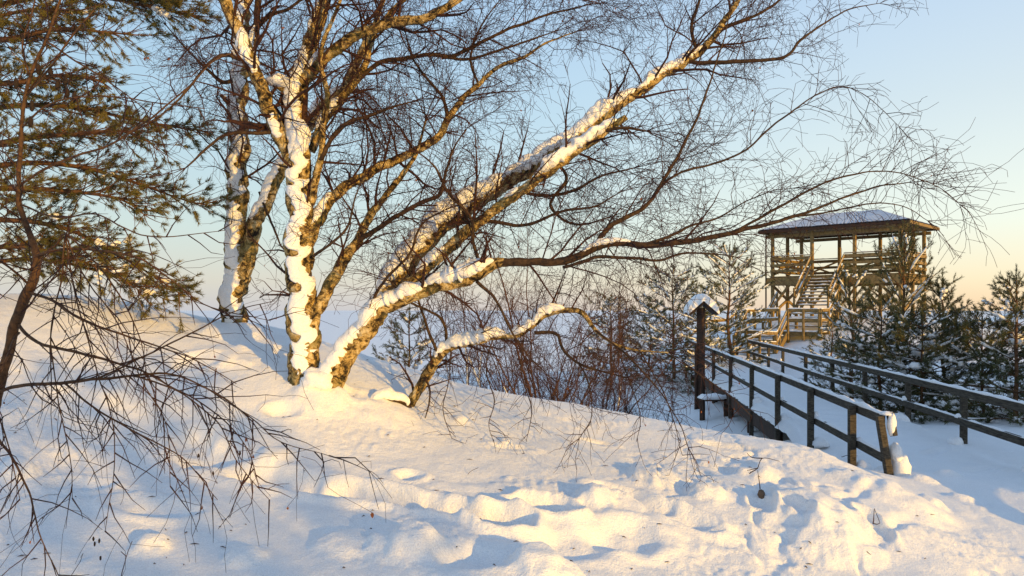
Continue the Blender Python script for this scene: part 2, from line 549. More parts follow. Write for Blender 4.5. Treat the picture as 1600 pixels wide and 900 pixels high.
def snow_cap(name, p0, p1, w, h, parent, seed=0, n=None, gaps=0.):
    """a lumpy ridge of snow lying along a timber's top edge"""
    p0, p1 = Vector(p0), Vector(p1)
    L = (p1 - p0).length
    n = n or max(4, int(L / .07))
    t = (p1 - p0).normalized()
    s = t.cross(Vector((0, 0, 1))).normalized()
    prof = [(-.5, -.15), (-.56, .2), (-.38, .72), (0, 1), (.38, .72), (.56, .2), (.5, -.15)]
    V = []
    for i in range(n + 1):
        c = p0 + t * (L * i / n)
        k = .7 + .9 * ns(i * L / n * 2.3, seed * 7.1) + .35 * ns(i * L / n * 9, seed * 3.3)
        if gaps: k = k if ns(i * L / n * 1.4, seed * 5.7 + 40) > gaps - .5 else .12
        k = max(.12, k)
        if i in (0, n): k *= .45
        ww = w * (1 + .18 * ns(i * L / n * 5, seed + 11.))
        sh = .12 * w * ns(i * L / n * 4, seed + 20.)
        for a, b in prof: V.append(c + s * (a * ww + sh) + Vector((0, 0, b * h * k)))
    m = len(prof)
    q = [(i * m + j, i * m + j + 1, (i + 1) * m + j + 1, (i + 1) * m + j) for i in range(n) for j in range(m - 1)]
    q += [(i * m + m - 1, i * m, (i + 1) * m, (i + 1) * m + m - 1) for i in range(n)]
    me = bpy.data.meshes.new(name)
    me.from_pydata([tuple(v) for v in V], [], q + [tuple(range(m - 1, -1, -1)), tuple(range(n * m, n * m + m))])
    for p in me.polygons: p.use_smooth = True
    me.update()
    return link(name, me, parent, SNOW2)


def lumpy(soup, c, rx, ry, rz, seed, flat=.5, nu=12, nv=8):
    """a closed snow lump: a noisy ball with a flattened underside"""
    V = []
    for j in range(nv + 1):
        th = math.pi * j / nv
        for i in range(nu):
            ph = 2 * math.pi * i / nu
            x, y, z = math.sin(th) * math.cos(ph), math.sin(th) * math.sin(ph), math.cos(th)
            k = 1 + .28 * ns(x * 1.7 + seed * 3.7, y * 1.7 - seed, z * 1.7 + seed) + .12 * ns(x * 4 + seed, y * 4, z * 4)
            if z < 0: z *= flat
            V.append((c[0] + x * rx * k, c[1] + y * ry * k, c[2] + z * rz * k))
    q = [(j * nu + i, (j + 1) * nu + i, (j + 1) * nu + (i + 1) % nu, j * nu + (i + 1) % nu) for j in range(nv) for i in range(nu)]
    soup.add(V, quads=q)


# ------------------------------------------------------------------ boardwalk and its railings
def LF(d, z): return Vector((3.09 + .129 * d, d, z))
def RF(d, z): return Vector((5.12 + .1395 * d, d, z))


RT, RL = -1.18, -1.62         # tops of the upper and lower rail


def railing(label, line, posts, d_start, d_end, outside, seed):
    base = line(posts[0], -2.1)
    root = empty('boardwalk_railing', base, label, 'railing')
    ax = (line(d_end, 0) - line(d_start, 0)).normalized()
    side = ax.cross(Vector((0, 0, 1))) * outside       # away from the path
    for i, d in enumerate(posts):
        p = line(d, 0) + side * .075
        lean = Vector((R.uniform(-.015, .015), R.uniform(-.015, .015), 0))
        po = box('post', p + Vector((0, 0, -2.75)), p + lean + Vector((0, 0, RT - .012)), .088, .088, WOOD, root, up=ax)
        # snow blown against the foot of the post
        sp = Soup()
        lumpy(sp, tuple(line(d, -2.02) - side * .06 + ax * R.uniform(-.06, .06)), R.uniform(.10, .16), R.uniform(.10, .2), R.uniform(.09, .22), seed + i, .4, 12, 8)
        sp.build('snow_drift', SNOW2, po)
        sp = Soup()
        lumpy(sp, tuple(line(d, RL - .005) + ax * R.uniform(-.05, .05)), .035, R.uniform(.05, .09), R.uniform(.04, .10), seed + i + 40, .2, 12, 8)
        sp.build('rail_snow', SNOW2, po)
    cuts = [d_start] + [p for k, p in enumerate(posts[1:-1]) if k % 2 == 1] + [d_end]
    for k in range(len(cuts) - 1):
        for top, h in ((RT, .118), (RL, .112)):
            a, b = line(cuts[k] + .004, top - h / 2), line(cuts[k + 1] - .004, top - h / 2)
            a.z += R.uniform(-.008, .008); b.z += R.uniform(-.008, .008)
            rail = box('rail', a, b, .045, h, WOOD, root)
            up = Vector((0, 0, h / 2 - .004))
            snow_cap('snow_cap', a + up, b + up, .07 if top == RT else .05, .042 if top == RT else .03, rail, seed + k * 3 + (top == RT), gaps=.25 if top == RL else .0)
    return root, side, ax


lroot, lside, lax = railing('grey timber railing on the left side of the boardwalk, ending beside the snow mound', LF, [9.6, 11.6, 13.9, 16.5, 19.4, 22.6, 26.4, 30.9], 8.72, 31.0, -1, 1)
rroot, rside, rax = railing('grey timber railing on the right of the boardwalk, running out at the right edge', RF, [9.3, 11.6, 13.8, 16.2, 18.7, 21.4, 24.4, 26.7, 29.6], 5.4, 30.4, 1, 60)
# the leaning board that closes the left railing, and its plaster of snow
box('end_board', LF(8.68, -1.2) + Vector((-.06, 0, 0)), LF(8.62, -2.1) + Vector((.06, -.02, 0)), .075, .1, WOOD, lroot, up=lax)
box('end_board', LF(8.70, -1.17) + Vector((.07, 0, 0)), LF(8.66, -1.42) + Vector((.09, -.02, 0)), .05, .12, WOOD, lroot, up=lax)
sp = Soup()
lumpy(sp, tuple(LF(8.66, -1.82) + Vector((.17, 0, 0))), .10, .13, .23, 3, .9, 14, 12)
lumpy(sp, tuple(LF(8.66, -1.62) + Vector((.12, 0, 0))), .07, .09, .12, 5, .9, 12, 10)
lumpy(sp, tuple(LF(8.66, -1.30) + Vector((.06, -.03, 0))), .05, .05, .12, 8, .9, 12, 10)
lumpy(sp, tuple(LF(8.7, -1.18) + Vector((.03, 0, 0))), .08, .08, .03, 9, .6, 12, 8)
sp.build('end_snow', SNOW2, lroot)

bw = empty('boardwalk', LF(20, -2.6), 'snow covered boardwalk with dark side beams leading to the tower stairs', 'boardwalk')
for d0, d1 in ((13.9, 15.6), (15.6, 20.6), (20.6, 25.8), (25.8, 31.0)):
    for line, off in ((LF, -.02), (RF, .02)):
        a, b = line(d0 + .01, -2.32), line(d1 - .01, -2.32)
        o = Vector((off, 0, 0))
        box('side_beam', a + o, b + o, .09, .30, WOODD, bw)
for d in (14.6, 17.2, 20, 23, 26.2, 29.4):
    for line, off in ((LF, .03), (RF, -.03)):
        p = line(d, 0) + Vector((off, 0, 0))
        box('support_post', p + Vector((0, 0, -3.4)), p + Vector((0, 0, -2.44)), .13, .13, WOODD, bw, up=lax)
# planks: seen at the ends under the snow
pl_me = None
d = 14.3
while d < 31.0:
    a, b = LF(d, -2.135) - Vector((.10, 0, 0)), RF(d, -2.135) + Vector((.10, 0, 0))
    box('plank', a, b, .135, .045, WOODD, bw)
    d += .150 if d < 24 else .30
# snow lying on the planks, trodden along the middle
n_l, n_w = 230, 26
V = []
for i in range(n_l + 1):
    d = 12.2 + (31.0 - 12.2) * i / n_l
    a, b = LF(d, 0), RF(d, 0)
    for j in range(n_w + 1):
        t = j / n_w
        tt = -.05 + 1.1 * t
        p = a.lerp(b, tt)
        edge = min(1, min(t, 1 - t) * 9)
        z = -2.06 + .07 * edge ** .5 + .05 * (1 - min(1, min(t, 1 - t) * 4)) - .03 * math.exp(-((t - .5) / .2) ** 2) + .03 * ns(p.x * 2.2, p.y * 2.2) + .015 * ns(p.x * 8, p.y * 8)
        if j in (0, n_w): z = -2.125
        if i < 10: z -= .35 * (1 - i / 10) ** 2
        V.append((p.x + (.05 * ns(p.y * 3, 9.) if j in (0, n_w) else 0), p.y, z))
V = np.array(V)
ii = np.arange((n_l + 1) * (n_w + 1)).reshape(n_l + 1, n_w + 1)
q = np.stack([ii[:-1, :-1], ii[:-1, 1:], ii[1:, 1:], ii[1:, :-1]], -1).reshape(-1, 4)
link('deck_snow', np_mesh('deck_snow', V, q), bw, SNOW)

# ------------------------------------------------------------------ roofed post and bench beside the boardwalk
sb = P(1094, 638, 22.0); sb.z = -2.82
post = empty('roofed_post', sb, 'dark brown post with a small gabled roof capped in snow beside the boardwalk', 'post')
x0, y0 = sb.x, sb.y
box('pole', (x0 + .02, y0, -3.1), (x0 + .02, y0, .05), .20, .16, WOODD, post)
box('pole', (x0 - .13, y0 - .02, -3.1), (x0 - .12, y0 - .02, -1.0), .07, .07, WOODD, post)
rid = Vector((x0 + .05, y0, .22))
for s in (-1, 1):
    a = rid + Vector((s * .01, 0, 0)); b = rid + Vector((s * .40, 0, -.33))
    rf = box('roof_board', a, b, .55, .09, WOODD, post, up=Vector((s * .33, 0, .40)).normalized())
V, q = [], []
nx = 22
for k, yy in enumerate((-.30, -.29, -.15, 0, .15, .29, .30)):
    for i in range(nx + 1):
        t = -1 + 2 * i / nx
        und = rid.z + .03 - abs(t) * .40
        top = rid.z + .24 - .40 * abs(t) ** 1.9 + .02 * ns(t * 3, yy * 4)
        e = 1 if abs(yy) < .2 else (.8 if abs(yy) < .295 else .0)
        V.append((rid.x + t * .46 - .02, rid.y + yy, und + (top - und) * e * (1 if abs(t) < .97 else .35)))
m = nx + 1
q = [(k * m + i, k * m + i + 1, (k + 1) * m + i + 1, (k + 1) * m + i) for k in range(6) for i in range(nx)]
link('snow_cap', np_mesh('snow_cap', V, np.array(q)), post, SNOW2)
bn = P(1117, 625, 20.2)
bench = empty('plank_bench', (bn.x, bn.y, -2.9), 'low plank bench under snow at the foot of the roofed post', 'bench')
box('seat', (bn.x - .38, bn.y, -2.36), (bn.x + .42, bn.y + .1, -2.36), .34, .06, WOODD, bench)
box('leg', (bn.x - .33, bn.y, -3.0), (bn.x - .33, bn.y, -2.39), .12, .1, WOODD, bench)
box('leg', (bn.x + .33, bn.y + .1, -3.0), (bn.x + .33, bn.y + .1, -2.39), .12, .1, WOODD, bench)
snow_cap('snow_cap', (bn.x - .40, bn.y, -2.33), (bn.x + .44, bn.y + .1, -2.33), .36, .12, bench, 4)

# ------------------------------------------------------------------ observation tower
N0 = Vector((17.2, 34.0, 0))
EF = Vector((-.721, .693, 0)); EN = Vector((-.693, -.721, 0))
def TP(a, b, z): return N0 + EF * a + EN * b + Vector((0, 0, z))


tower = empty('observation_tower', TP(3, -1.7, -.4), 'wooden observation platform with hipped roof and open railings above the pines', 'tower')
FA = [0, 1.97, 3.95, 5.92]
WB = -3.4
FZ = 1.62
spots = [(a, 0) for a in FA] + [(a, WB) for a in FA] + [(0, WB / 2), (5.92, WB / 2)]
for a, b in spots:
    box('post', TP(a, b, -1.2), TP(a, b, 3.78), .145, .145, WOOD2, tower, up=EF)
for b in (0.1, WB - .1):
    box('floor_beam', TP(-.25, b, 1.38), TP(6.17, b, 1.38), .08, .40, WOOD2, tower)
for a in (-.1, 6.02):
    box('floor_beam', TP(a, .05, 1.40), TP(a, WB - .05, 1.40), .08, .34, WOOD2, tower)
k = 0
a = -.1
while a < 6.1:
    box('floor_board', TP(a, .16, FZ), TP(a, WB - .16, FZ), .19, .04, WOOD2, tower); a += .2
# plate beams under the roof
for b in (0, WB): box('roof_beam', TP(-.3, b, 3.62), TP(6.22, b, 3.62), .10, .16, WOOD2, tower)
for a in (0, 5.92): box('roof_beam', TP(a, .25, 3.76), TP(a, WB - .25, 3.76), .10, .12, WOOD2, tower)
# railings: boards with crossed braces in each bay
bays = [((FA[i], 0), (FA[i + 1], 0)) for i in range(3)] + [((FA[i], WB), (FA[i + 1], WB)) for i in range(3)] + [((0, 0), (0, WB / 2)), ((0, WB / 2), (0, WB)), ((5.92, 0), (5.92, WB / 2)), ((5.92, WB / 2), (5.92, WB))]
for bi, (s, e) in enumerate(bays):
    if bi == 1: s = (1.97, 0); e = (2.43, 0)
    out = Vector((0, 0, 0))
    if s[1] == e[1]: out = EN * (.11 if s[1] == 0 else -.11)
    else: out = EF * (-.11 if s[0] == 0 else .11)
    for z, h in ((2.50, .15), (2.18, .13), (1.90, .13)):
        rl = box('rail', TP(*s, z) + out, TP(*e, z) + out, .035, h, WOOD2, tower)
    box('hand_rail', TP(*s, 2.63) + out * .5, TP(*e, 2.63) + out * .5, .13, .035, WOOD2, tower)
    if bi != 1:
        box('cross_brace', TP(*s, 1.72) - out * .25, TP(*e, 2.48) - out * .25, .03, .09, WOOD2, tower)
        box('cross_brace', TP(*s, 2.48) - out * .55, TP(*e, 1.72) - out * .55, .03, .09, WOOD2, tower)
    snow_cap('rail_snow', TP(*s, 2.645) + out * .5, TP(*e, 2.645) + out * .5, .11, .03, tower, bi)
# knee braces under the floor
for (a, b) in [(x, 0) for x in FA] + [(x, WB) for x in FA]:
    for s in (-1, 1):
        a2 = a + s * .85
        if -.2 < a2 < 6.2: box('knee_brace', TP(a, b, .15), TP(a2, b, 1.2), .09, .12, WOOD2, tower)
for (s, e) in (((0, 0), (0, WB)), ((5.92, 0), (5.92, WB)), ((5.92, WB), (5.92, 0))):
    box('diagonal_brace', TP(*s, -.2), TP(*e, 1.2), .07, .14, WOOD2, tower)
box('diagonal_brace', TP(0.1, 0.02, .95), TP(1.97, .02, -.25), .09, .16, WOOD2, tower)
box('down_pipe', TP(6.15, .25, -.6), TP(6.15, .25, 3.7), .06, .06, WOODD, tower)
# hipped roof
OV = .52
EZ, RZ = 3.86, 4.66
c00, c10, c11, c01 = TP(-OV, OV, EZ), TP(5.92 + OV, OV, EZ), TP(5.92 + OV, WB - OV, EZ), TP(-OV, WB - OV, EZ)
r0, r1 = TP(1.55, WB / 2, RZ), TP(4.37, WB / 2, RZ)
roof_e = link('roof', np_mesh('roof', np.array([tuple(x) for x in (c00, c10, c11, c01, TP(2.96, WB / 2, EZ + .04))]), np.array([[1, 0, 4], [2, 1, 4], [3, 2, 4], [0, 3, 4]]), False), tower, WOOD2)


def slope(name, e0, e1, t0, t1, lift, mat, wav, inset=0.):
    """one roof slope from eave e0-e1 to ridge t0-t1, corrugated down the slope"""
    L = (e1 - e0).length
    n = max(12, int(L / .045)); m_ = 14
    V = []
    for j in range(m_ + 1):
        v = inset + (1 - inset) * j / m_
        for i in range(n + 1):
            u = i / n
            p = e0.lerp(e1, u).lerp(t0.lerp(t1, u), v)
            V.append(p + Vector((0, 0, lift + wav * math.sin(i * math.pi / 2) + (.016 * ns(p.x * 2, p.y * 2) if wav < .011 else 0))))
    ii = np.arange((m_ + 1) * (n + 1)).reshape(m_ + 1, n + 1)
    q = np.stack([ii[:-1, :-1], ii[:-1, 1:], ii[1:, 1:], ii[1:, :-1]], -1).reshape(-1, 4)
    return link(name, np_mesh(name, np.array([tuple(x) for x in V]), q), roof_e, mat)


for (e0, e1, t0, t1) in ((c10, c00, r1, r0), (c11, c10, r1, r1), (c01, c11, r0, r1), (c00, c01, r0, r0)):
    slope('roof_sheet', e0, e1, t0, t1, .06, METAL, .012)
    slope('roof_snow', e0, e1, t0, t1, .085, SHADE_SNOW, .006, .025)
for (e0, e1, mt) in ((c10, c00, WOODD), (c11, c10, WOOD2), (c01, c11, WOODD), (c00, c01, WOOD2)):  # dark wood on the long sides paints their shade, lighter ends the sunlight
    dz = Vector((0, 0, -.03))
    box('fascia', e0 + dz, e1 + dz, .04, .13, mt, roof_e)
for k in range(16):
    a = -.3 + k * .435
    box('rafter', TP(a, .46, 3.76), TP(a, -.4, 3.98 if 1 < a < 5 else 3.86), .05, .1, WOOD2, roof_e)

# stairs
def flight(name, label, a0, a1, b0, b1, z0, z1, n, rails=True):
    st = empty(name, TP((a0 + a1) / 2, b1, z1), label, 'stairs')
    for i in range(n):
        t = (i + .5) / n
        b = b0 + (b1 - b0) * t; z = z0 + (z1 - z0) * (i + 1) / (n + 1)
        tr = box('tread', TP(a0, b, z), TP(a1, b, z), .24, .05, WOOD2, st)
        snow_cap('tread_snow', TP(a0 + .05, b, z + .02), TP(a1 - .05, b, z + .02), .22, .05, tr, i)
    for a in (a0 - .03, a1 + .03):
        box('stringer', TP(a, b0, z0 - .12), TP(a, b1, z1 - .02), .06, .22, WOOD2, st)
        if rails:
            for dz in (.92, .5):
                hr = box('hand_rail', TP(a, b0, z0 + dz), TP(a, b1, z1 + dz), .05, .12, WOOD2, st)
                snow_cap('rail_snow', TP(a, b0, z0 + dz + .06), TP(a, b1, z1 + dz + .06), .06, .03, hr, 5)
            for t in (.5, 1.0):
                b = b0 + (b1 - b0) * t; z = z0 + (z1 - z0) * t
                box('baluster', TP(a + .06, b, z - .3), TP(a + .06, b, z + .95), .08, .08, WOOD2, st, up=EF)
    return st


flight('tower_stairs', 'steep upper wooden stairs with snowy treads rising into the tower', 2.43, 3.93, .15, 1.85, 1.60, .06, 9)
flight('landing_stairs', 'short wide flight of snowy steps just below the steep tower stairs', 2.0, 3.9, 2.45, 3.05, .0, -.9, 4, False)
flight('lower_stairs', 'lowest wooden steps climbing from the boardwalk to the railed landing', 3.45, 5.25, 3.95, 5.1, -.98, -2.05, 5)


def deck(name, label, a0, a1, b0, b1, z, legs, seed):
    dk = empty(name, TP((a0 + a1) / 2, (b0 + b1) / 2, z - 1), label, 'landing')
    n = int((a1 - a0) / .15)
    for i in range(n):
        a = a0 + (i + .5) * (a1 - a0) / n
        box('plank', TP(a, b0, z - .02), TP(a, b1, z - .02), .138, .04, WOOD2, dk)
    for b in (b0 + .05, b1 - .05): box('joist', TP(a0, b, z - .12), TP(a1, b, z - .12), .06, .15, WOOD2, dk)
    for (a, b) in legs: box('leg', TP(a, b, z - 2.2), TP(a, b, z - .2), .12, .12, WOOD2, dk, up=EF)
    for k in range(max(2, int((b1 - b0) / .3))):
        bb = b0 + (k + .5) * (b1 - b0) / max(2, int((b1 - b0) / .3))
        snow_cap('plank_snow', TP(a0 - .02, bb, z), TP(a1 + .02, bb, z), .34, .07, dk, seed + k)
    return dk


ua = deck('upper_landing', 'small snowy landing between the steep tower stairs and the wide steps', 2.0, 3.95, 1.86, 2.42, .0, [(2.1, 2.0), (3.85, 2.0)], 3)
dk = deck('railed_landing', 'snowy timber landing with sunlit box railing below the tower', 2.0, 5.3, 3.07, 3.92, -.95, [(2.1, 3.15), (2.1, 3.85), (3.4, 3.85), (5.2, 3.85), (5.2, 3.15)], 9)


def rail_run(parent, pts, drop=(0, .42), posts=True, seed=0, plen=1.3):
    for i in range(len(pts) - 1):
        for dz in drop:
            a, b = Vector(pts[i]) - Vector((0, 0, dz)), Vector(pts[i + 1]) - Vector((0, 0, dz))
            rl = box('rail', a, b, .05, .13, WOOD2, parent)
            snow_cap('rail_snow', a + Vector((0, 0, .062)), b + Vector((0, 0, .062)), .07, .045, rl, seed + i)
    if posts:
        for p in pts: box('baluster', Vector(p) - Vector((0, 0, plen)), Vector(p) + Vector((0, 0, .05)), .09, .09, WOOD2, parent, up=EF)


rail_run(dk, [TP(2.0, 3.97, -.02), TP(2.68, 3.97, -.02), TP(3.36, 3.97, -.02)], seed=3)
rail_run(dk, [TP(1.94, 3.95, -.02), TP(1.94, 3.1, .0), TP(1.94, 2.1, .85)], seed=5)
rail_run(dk, [TP(5.36, 3.95, -.05), TP(5.36, 3.05, -.05), TP(4.2, 3.0, .0)], seed=7)
wr = empty('walkway_railing', P(1100, 540, 33), 'sunlit low railing zigzagging along the far end of the boardwalk', 'railing')
rail_run(wr, [LF(31.2, RT), P(1104, 502, 34), P(1138, 500, 35.5), P(1150, 488, 36)], seed=11)
rail_run(wr, [P(1152, 505, 35.2), P(1180, 503, 36.0), P(1204, 501, 36.5)], seed=15)
rail_run(wr, [P(1156, 487, 38), P(1178, 486, 38.5), P(1201, 484, 39)], seed=19, drop=(0,))
rail_run(wr, [P(1214, 458, 37.2), P(1202, 480, 36.6), P(1192, 506, 35.8)], seed=23, drop=(0, .35))
rail_run(wr, [RF(30.5, RT), P(1187, 520, 31.6), P(1213, 521, 32.6)], seed=27)
# low deck joining the boardwalk and the steps
V = [tuple(LF(30.95, -2.09)), tuple(RF(30.95, -2.09)), tuple(TP(3.4, 5.1, -2.09)), tuple(TP(5.3, 5.1, -2.09)), tuple(LF(33.6, -2.09))]
V2 = [(x, y, z - .25) for x, y, z in V]
me = bpy.data.meshes.new('joining_deck')
me.from_pydata(V + V2, [], [(0, 1, 2, 3, 4), (9, 8, 7, 6, 5)] + [(i, 5 + i, 5 + (i + 1) % 5, (i + 1) % 5) for i in range(5)])
link('joining_deck', me, bw, WOODD)
n = 40
V = []
for i in range(n + 1):
    for j in range(n + 1):
        u, v = i / n, j / n
        p = LF(30.9, 0).lerp(RF(30.9, 0), u).lerp(TP(5.3, 5.15, 0).lerp(TP(3.4, 5.15, 0), u), v)
        V.append((p.x, p.y, -2.02 + .04 * ns(p.x * 2, p.y * 2) - (.08 if u in (0, 1) else 0)))
ii = np.arange((n + 1) ** 2).reshape(n + 1, n + 1)
q = np.stack([ii[:-1, :-1], ii[1:, :-1], ii[1:, 1:], ii[:-1, 1:]], -1).reshape(-1, 4)
link('deck_snow', np_mesh('deck_snow', np.array(V), q), bw, SNOW)

# ------------------------------------------------------------------ trees: tools
def rot_about(v, k, a):
    c, s = math.cos(a), math.sin(a)
    kv = (k[1] * v[2] - k[2] * v[1], k[2] * v[0] - k[0] * v[2], k[0] * v[1] - k[1] * v[0])
    kd = k[0] * v[0] + k[1] * v[1] + k[2] * v[2]
    return (v[0] * c + kv[0] * s + k[0] * kd * (1 - c), v[1] * c + kv[1] * s + k[1] * kd * (1 - c), v[2] * c + kv[2] * s + k[2] * kd * (1 - c))


def unit(v):
    l = math.sqrt(v[0] * v[0] + v[1] * v[1] + v[2] * v[2]) or 1e-9
    return (v[0] / l, v[1] / l, v[2] / l)


def perp(d, rng):
    while True:
        w = (rng.gauss(0, 1), rng.gauss(0, 1), rng.gauss(0, 1))
        c = (d[1] * w[2] - d[2] * w[1], d[2] * w[0] - d[0] * w[2], d[0] * w[1] - d[1] * w[0])
        l = math.sqrt(c[0] ** 2 + c[1] ** 2 + c[2] ** 2)
        if l > .1: return (c[0] / l, c[1] / l, c[2] / l)


TIPS = []


def grow(out, p, d, L, r, lvl, rng, droop=.6, wig=.22, dens=8., rmin=.0013, floor=None, seg=None):
    """one crooked branch and, below it, its side twigs; hanging more the thinner it gets"""
    seg = seg or (.09, .075, .10, .13)[min(lvl, 3)]
    n = max(3, min(14, int(L / seg)))
    st = L / n
    pts = [p]; rad = [r]
    r1 = max(rmin, r * .3)
    kids = []
    kink = rng.uniform(-1, 1)
    for i in range(n):
        k = perp(d, rng)
        d = rot_about(d, k, rng.gauss(0, wig))
        d = unit((d[0], d[1], d[2] - droop * st * (1 if lvl < 2 else .45)))
        p = (p[0] + d[0] * st, p[1] + d[1] * st, p[2] + d[2] * st)
        if floor is not None and p[2] < floor: break
        pts.append(p)
        t = (i + 1) / n
        rad.append(max(rmin, r + (r1 - r) * t))
        if lvl > 0 and t > .08:
            m = dens * st
            c = int(m) + (rng.random() < m - int(m))
            for _ in range(c): kids.append((p, d, t, rad[-1]))
    if len(pts) >= 3: out.append((pts, rad))
    if lvl == 0: TIPS.append(p)
    for (q, dd, t, rr_) in kids:
        ang = math.radians(rng.uniform(28, 68))
        cd = unit(rot_about(dd, perp(dd, rng), ang))
        cl = L * rng.uniform(.28, .62) * (1.05 - .5 * t)
        if lvl == 1: cl = rng.uniform(.08, .30)
        if cl < .05: continue
        grow(out, q, cd, cl, max(rmin, rr_ * rng.uniform(.42, .7)), lvl - 1, rng, droop * (1.35 if lvl < 3 else 1.1), wig * 1.1, dens * (1.15 if lvl > 2 else 1.0), rmin, floor)


def stem_mesh(parent, name, pts, mat, rough=.10, sides=18, step=.035, flare=0.):
    """a limb through traced points (x, y, z, r) with uneven bark"""
    C = catmull(pts, step)
    for i_ in range(1, len(C)):
        am = min(.05, .35 * C[i_, 3] + .006) if mat is not PINEB else 0.
        q_ = C[i_, :3].copy()
        C[i_, :3] += am * np.array([ns(q_[0] * 4, q_[1] * 4, q_[2] * 4 + 9) + .5 * ns(q_[0] * 11, q_[1] * 11, q_[2] * 11 + 9), ns(q_[0] * 4 + 40, q_[1] * 4, q_[2] * 4), ns(q_[0] * 4, q_[1] * 4 + 70, q_[2] * 4) + .5 * ns(q_[0] * 11, q_[1] * 11 + 70, q_[2] * 11)])
    Pn, r = C[:, :3], np.maximum(C[:, 3], .0012)
    K = len(Pn)
    T = norm(np.gradient(Pn, axis=0))
    ref = np.array([1., 0., 0.]) if abs(T[:, 2]).mean() > .75 else np.array([0., 0., 1.])
    A = norm(np.cross(T, np.broadcast_to(ref, T.shape))); B = np.cross(T, A)
    ang = np.arange(sides) / sides * 2 * math.pi
    V = np.empty((K, sides, 3))
    for i in range(K):
        for j in range(sides):
            o = A[i] * math.cos(ang[j]) + B[i] * math.sin(ang[j])
            q = Pn[i] + o * r[i]
            k = 1 + rough * (1.2 * ns(q[0] * 9, q[1] * 9, q[2] * 7) + 1.3 * ns(q[0] * 26, q[1] * 26, q[2] * 20) + 1.0 * ns(q[0] * 60, q[1] * 60, q[2] * 40))
            V[i, j] = Pn[i] + o * r[i] * k
    idx = np.arange(K * sides).reshape(K, sides)
    q = np.stack([idx[:-1], np.roll(idx[:-1], -1, 1), np.roll(idx[1:], -1, 1), idx[1:]], -1).reshape(-1, 4)
    V = V.reshape(-1, 3)
    V = np.vstack([V, Pn[0], Pn[-1]])
    t0 = np.stack([np.roll(idx[0], -1), idx[0], np.full(sides, K * sides)], -1)
    t1 = np.stack([idx[-1], np.roll(idx[-1], -1), np.full(sides, K * sides + 1)], -1)
    return link(name, np_mesh(name, V, [q, t0, t1]), parent, mat), C


def snow_on(parent, C, t0, t1, thick, cover, seed, gap=-9., az=-28., wind=.75, up=1.0):
    """snow plastered on the windward and upper side of a limb, edge ragged, thickness uneven"""
    Pn, r = C[:, :3], np.maximum(C[:, 3], .004)
    s = np.concatenate([[0], np.cumsum(np.linalg.norm(np.diff(Pn, axis=0), axis=1))])
    Ltot = s[-1]
    n = max(6, int(Ltot * (t1 - t0) / .016))
    ss = np.linspace(t0 * Ltot, t1 * Ltot, n)
    Q = np.stack([np.interp(ss, s, Pn[:, k]) for k in range(3)], -1)
    rq = np.interp(ss, s, r)
    T = norm(np.gradient(Q, axis=0))
    m = 15
    V = np.empty((n, m, 3))
    for i in range(n):
        t = T[i]
        wv = np.array([math.sin(math.radians(az)), -math.cos(math.radians(az)), 0])
        n0 = np.array([0, 0, up]) + wv * wind
        n0 = n0 - t * n0.dot(t)
        n0 = n0 / np.linalg.norm(n0)
        b0 = np.cross(t, n0)
        S = ss[i]
        endf = min(1, min(i, n - 1 - i) / 12) ** .6
        g = 1.0
        gn = ns(S * 1.6, seed * 5.3)
        if gn < gap: g = max(0, 1 - (gap - gn) * 8)
        aL = math.radians(cover) * (1 + .12 * ns(S * 2.7, seed + 3.) + .14 * ns(S * 13, seed + 9.) + .22 * ns(S * 37, seed + 2.))
        aR = math.radians(cover) * (1 + .25 * ns(S * 2.3, seed + 33.) + .22 * ns(S * 14, seed + 19.) + .55 * ns(S * 33, seed + 5.))
        th = thick * max(.12, 1 + .7 * ns(S * 2.6, seed + 50.) + .5 * ns(S * 7, seed + 60.) + .3 * ns(S * 17, seed + 70.)) * endf * g
        for j in range(m):
            u = -1 + 2 * j / (m - 1)
            a = (aL if u < 0 else aR) * u * (.35 + .65 * endf * (.3 + .7 * g))
            prof = max(0., 1 - abs(u) ** 2.6) ** .6
            jit = 1 + .30 * ns(S * 7 + 3, u * 1.6, seed) + .25 * ns(S * 18 + 3, u * 2.6, seed)
            rad = rq[i] * (1.0 if abs(u) < .99 else .86) + th * prof * jit
            if g < .15 or endf == 0: rad = rq[i] * .8
            V[i, j] = Q[i] + (n0 * math.cos(a) + b0 * math.sin(a)) * rad
    idx = np.arange(n * m).reshape(n, m)
    q = np.stack([idx[:-1, :-1], idx[:-1, 1:], idx[1:, 1:], idx[1:, :-1]], -1).reshape(-1, 4)
    return link('snow_cover', np_mesh('snow_cover', V.reshape(-1, 3), q[:, ::-1]), parent, SNOW2)


def traced(pts):
    """[(px, py, depth, radius)] -> [(x, y, z, r)]"""
    return [(*P(a, b, d), r) for a, b, d, r in pts]


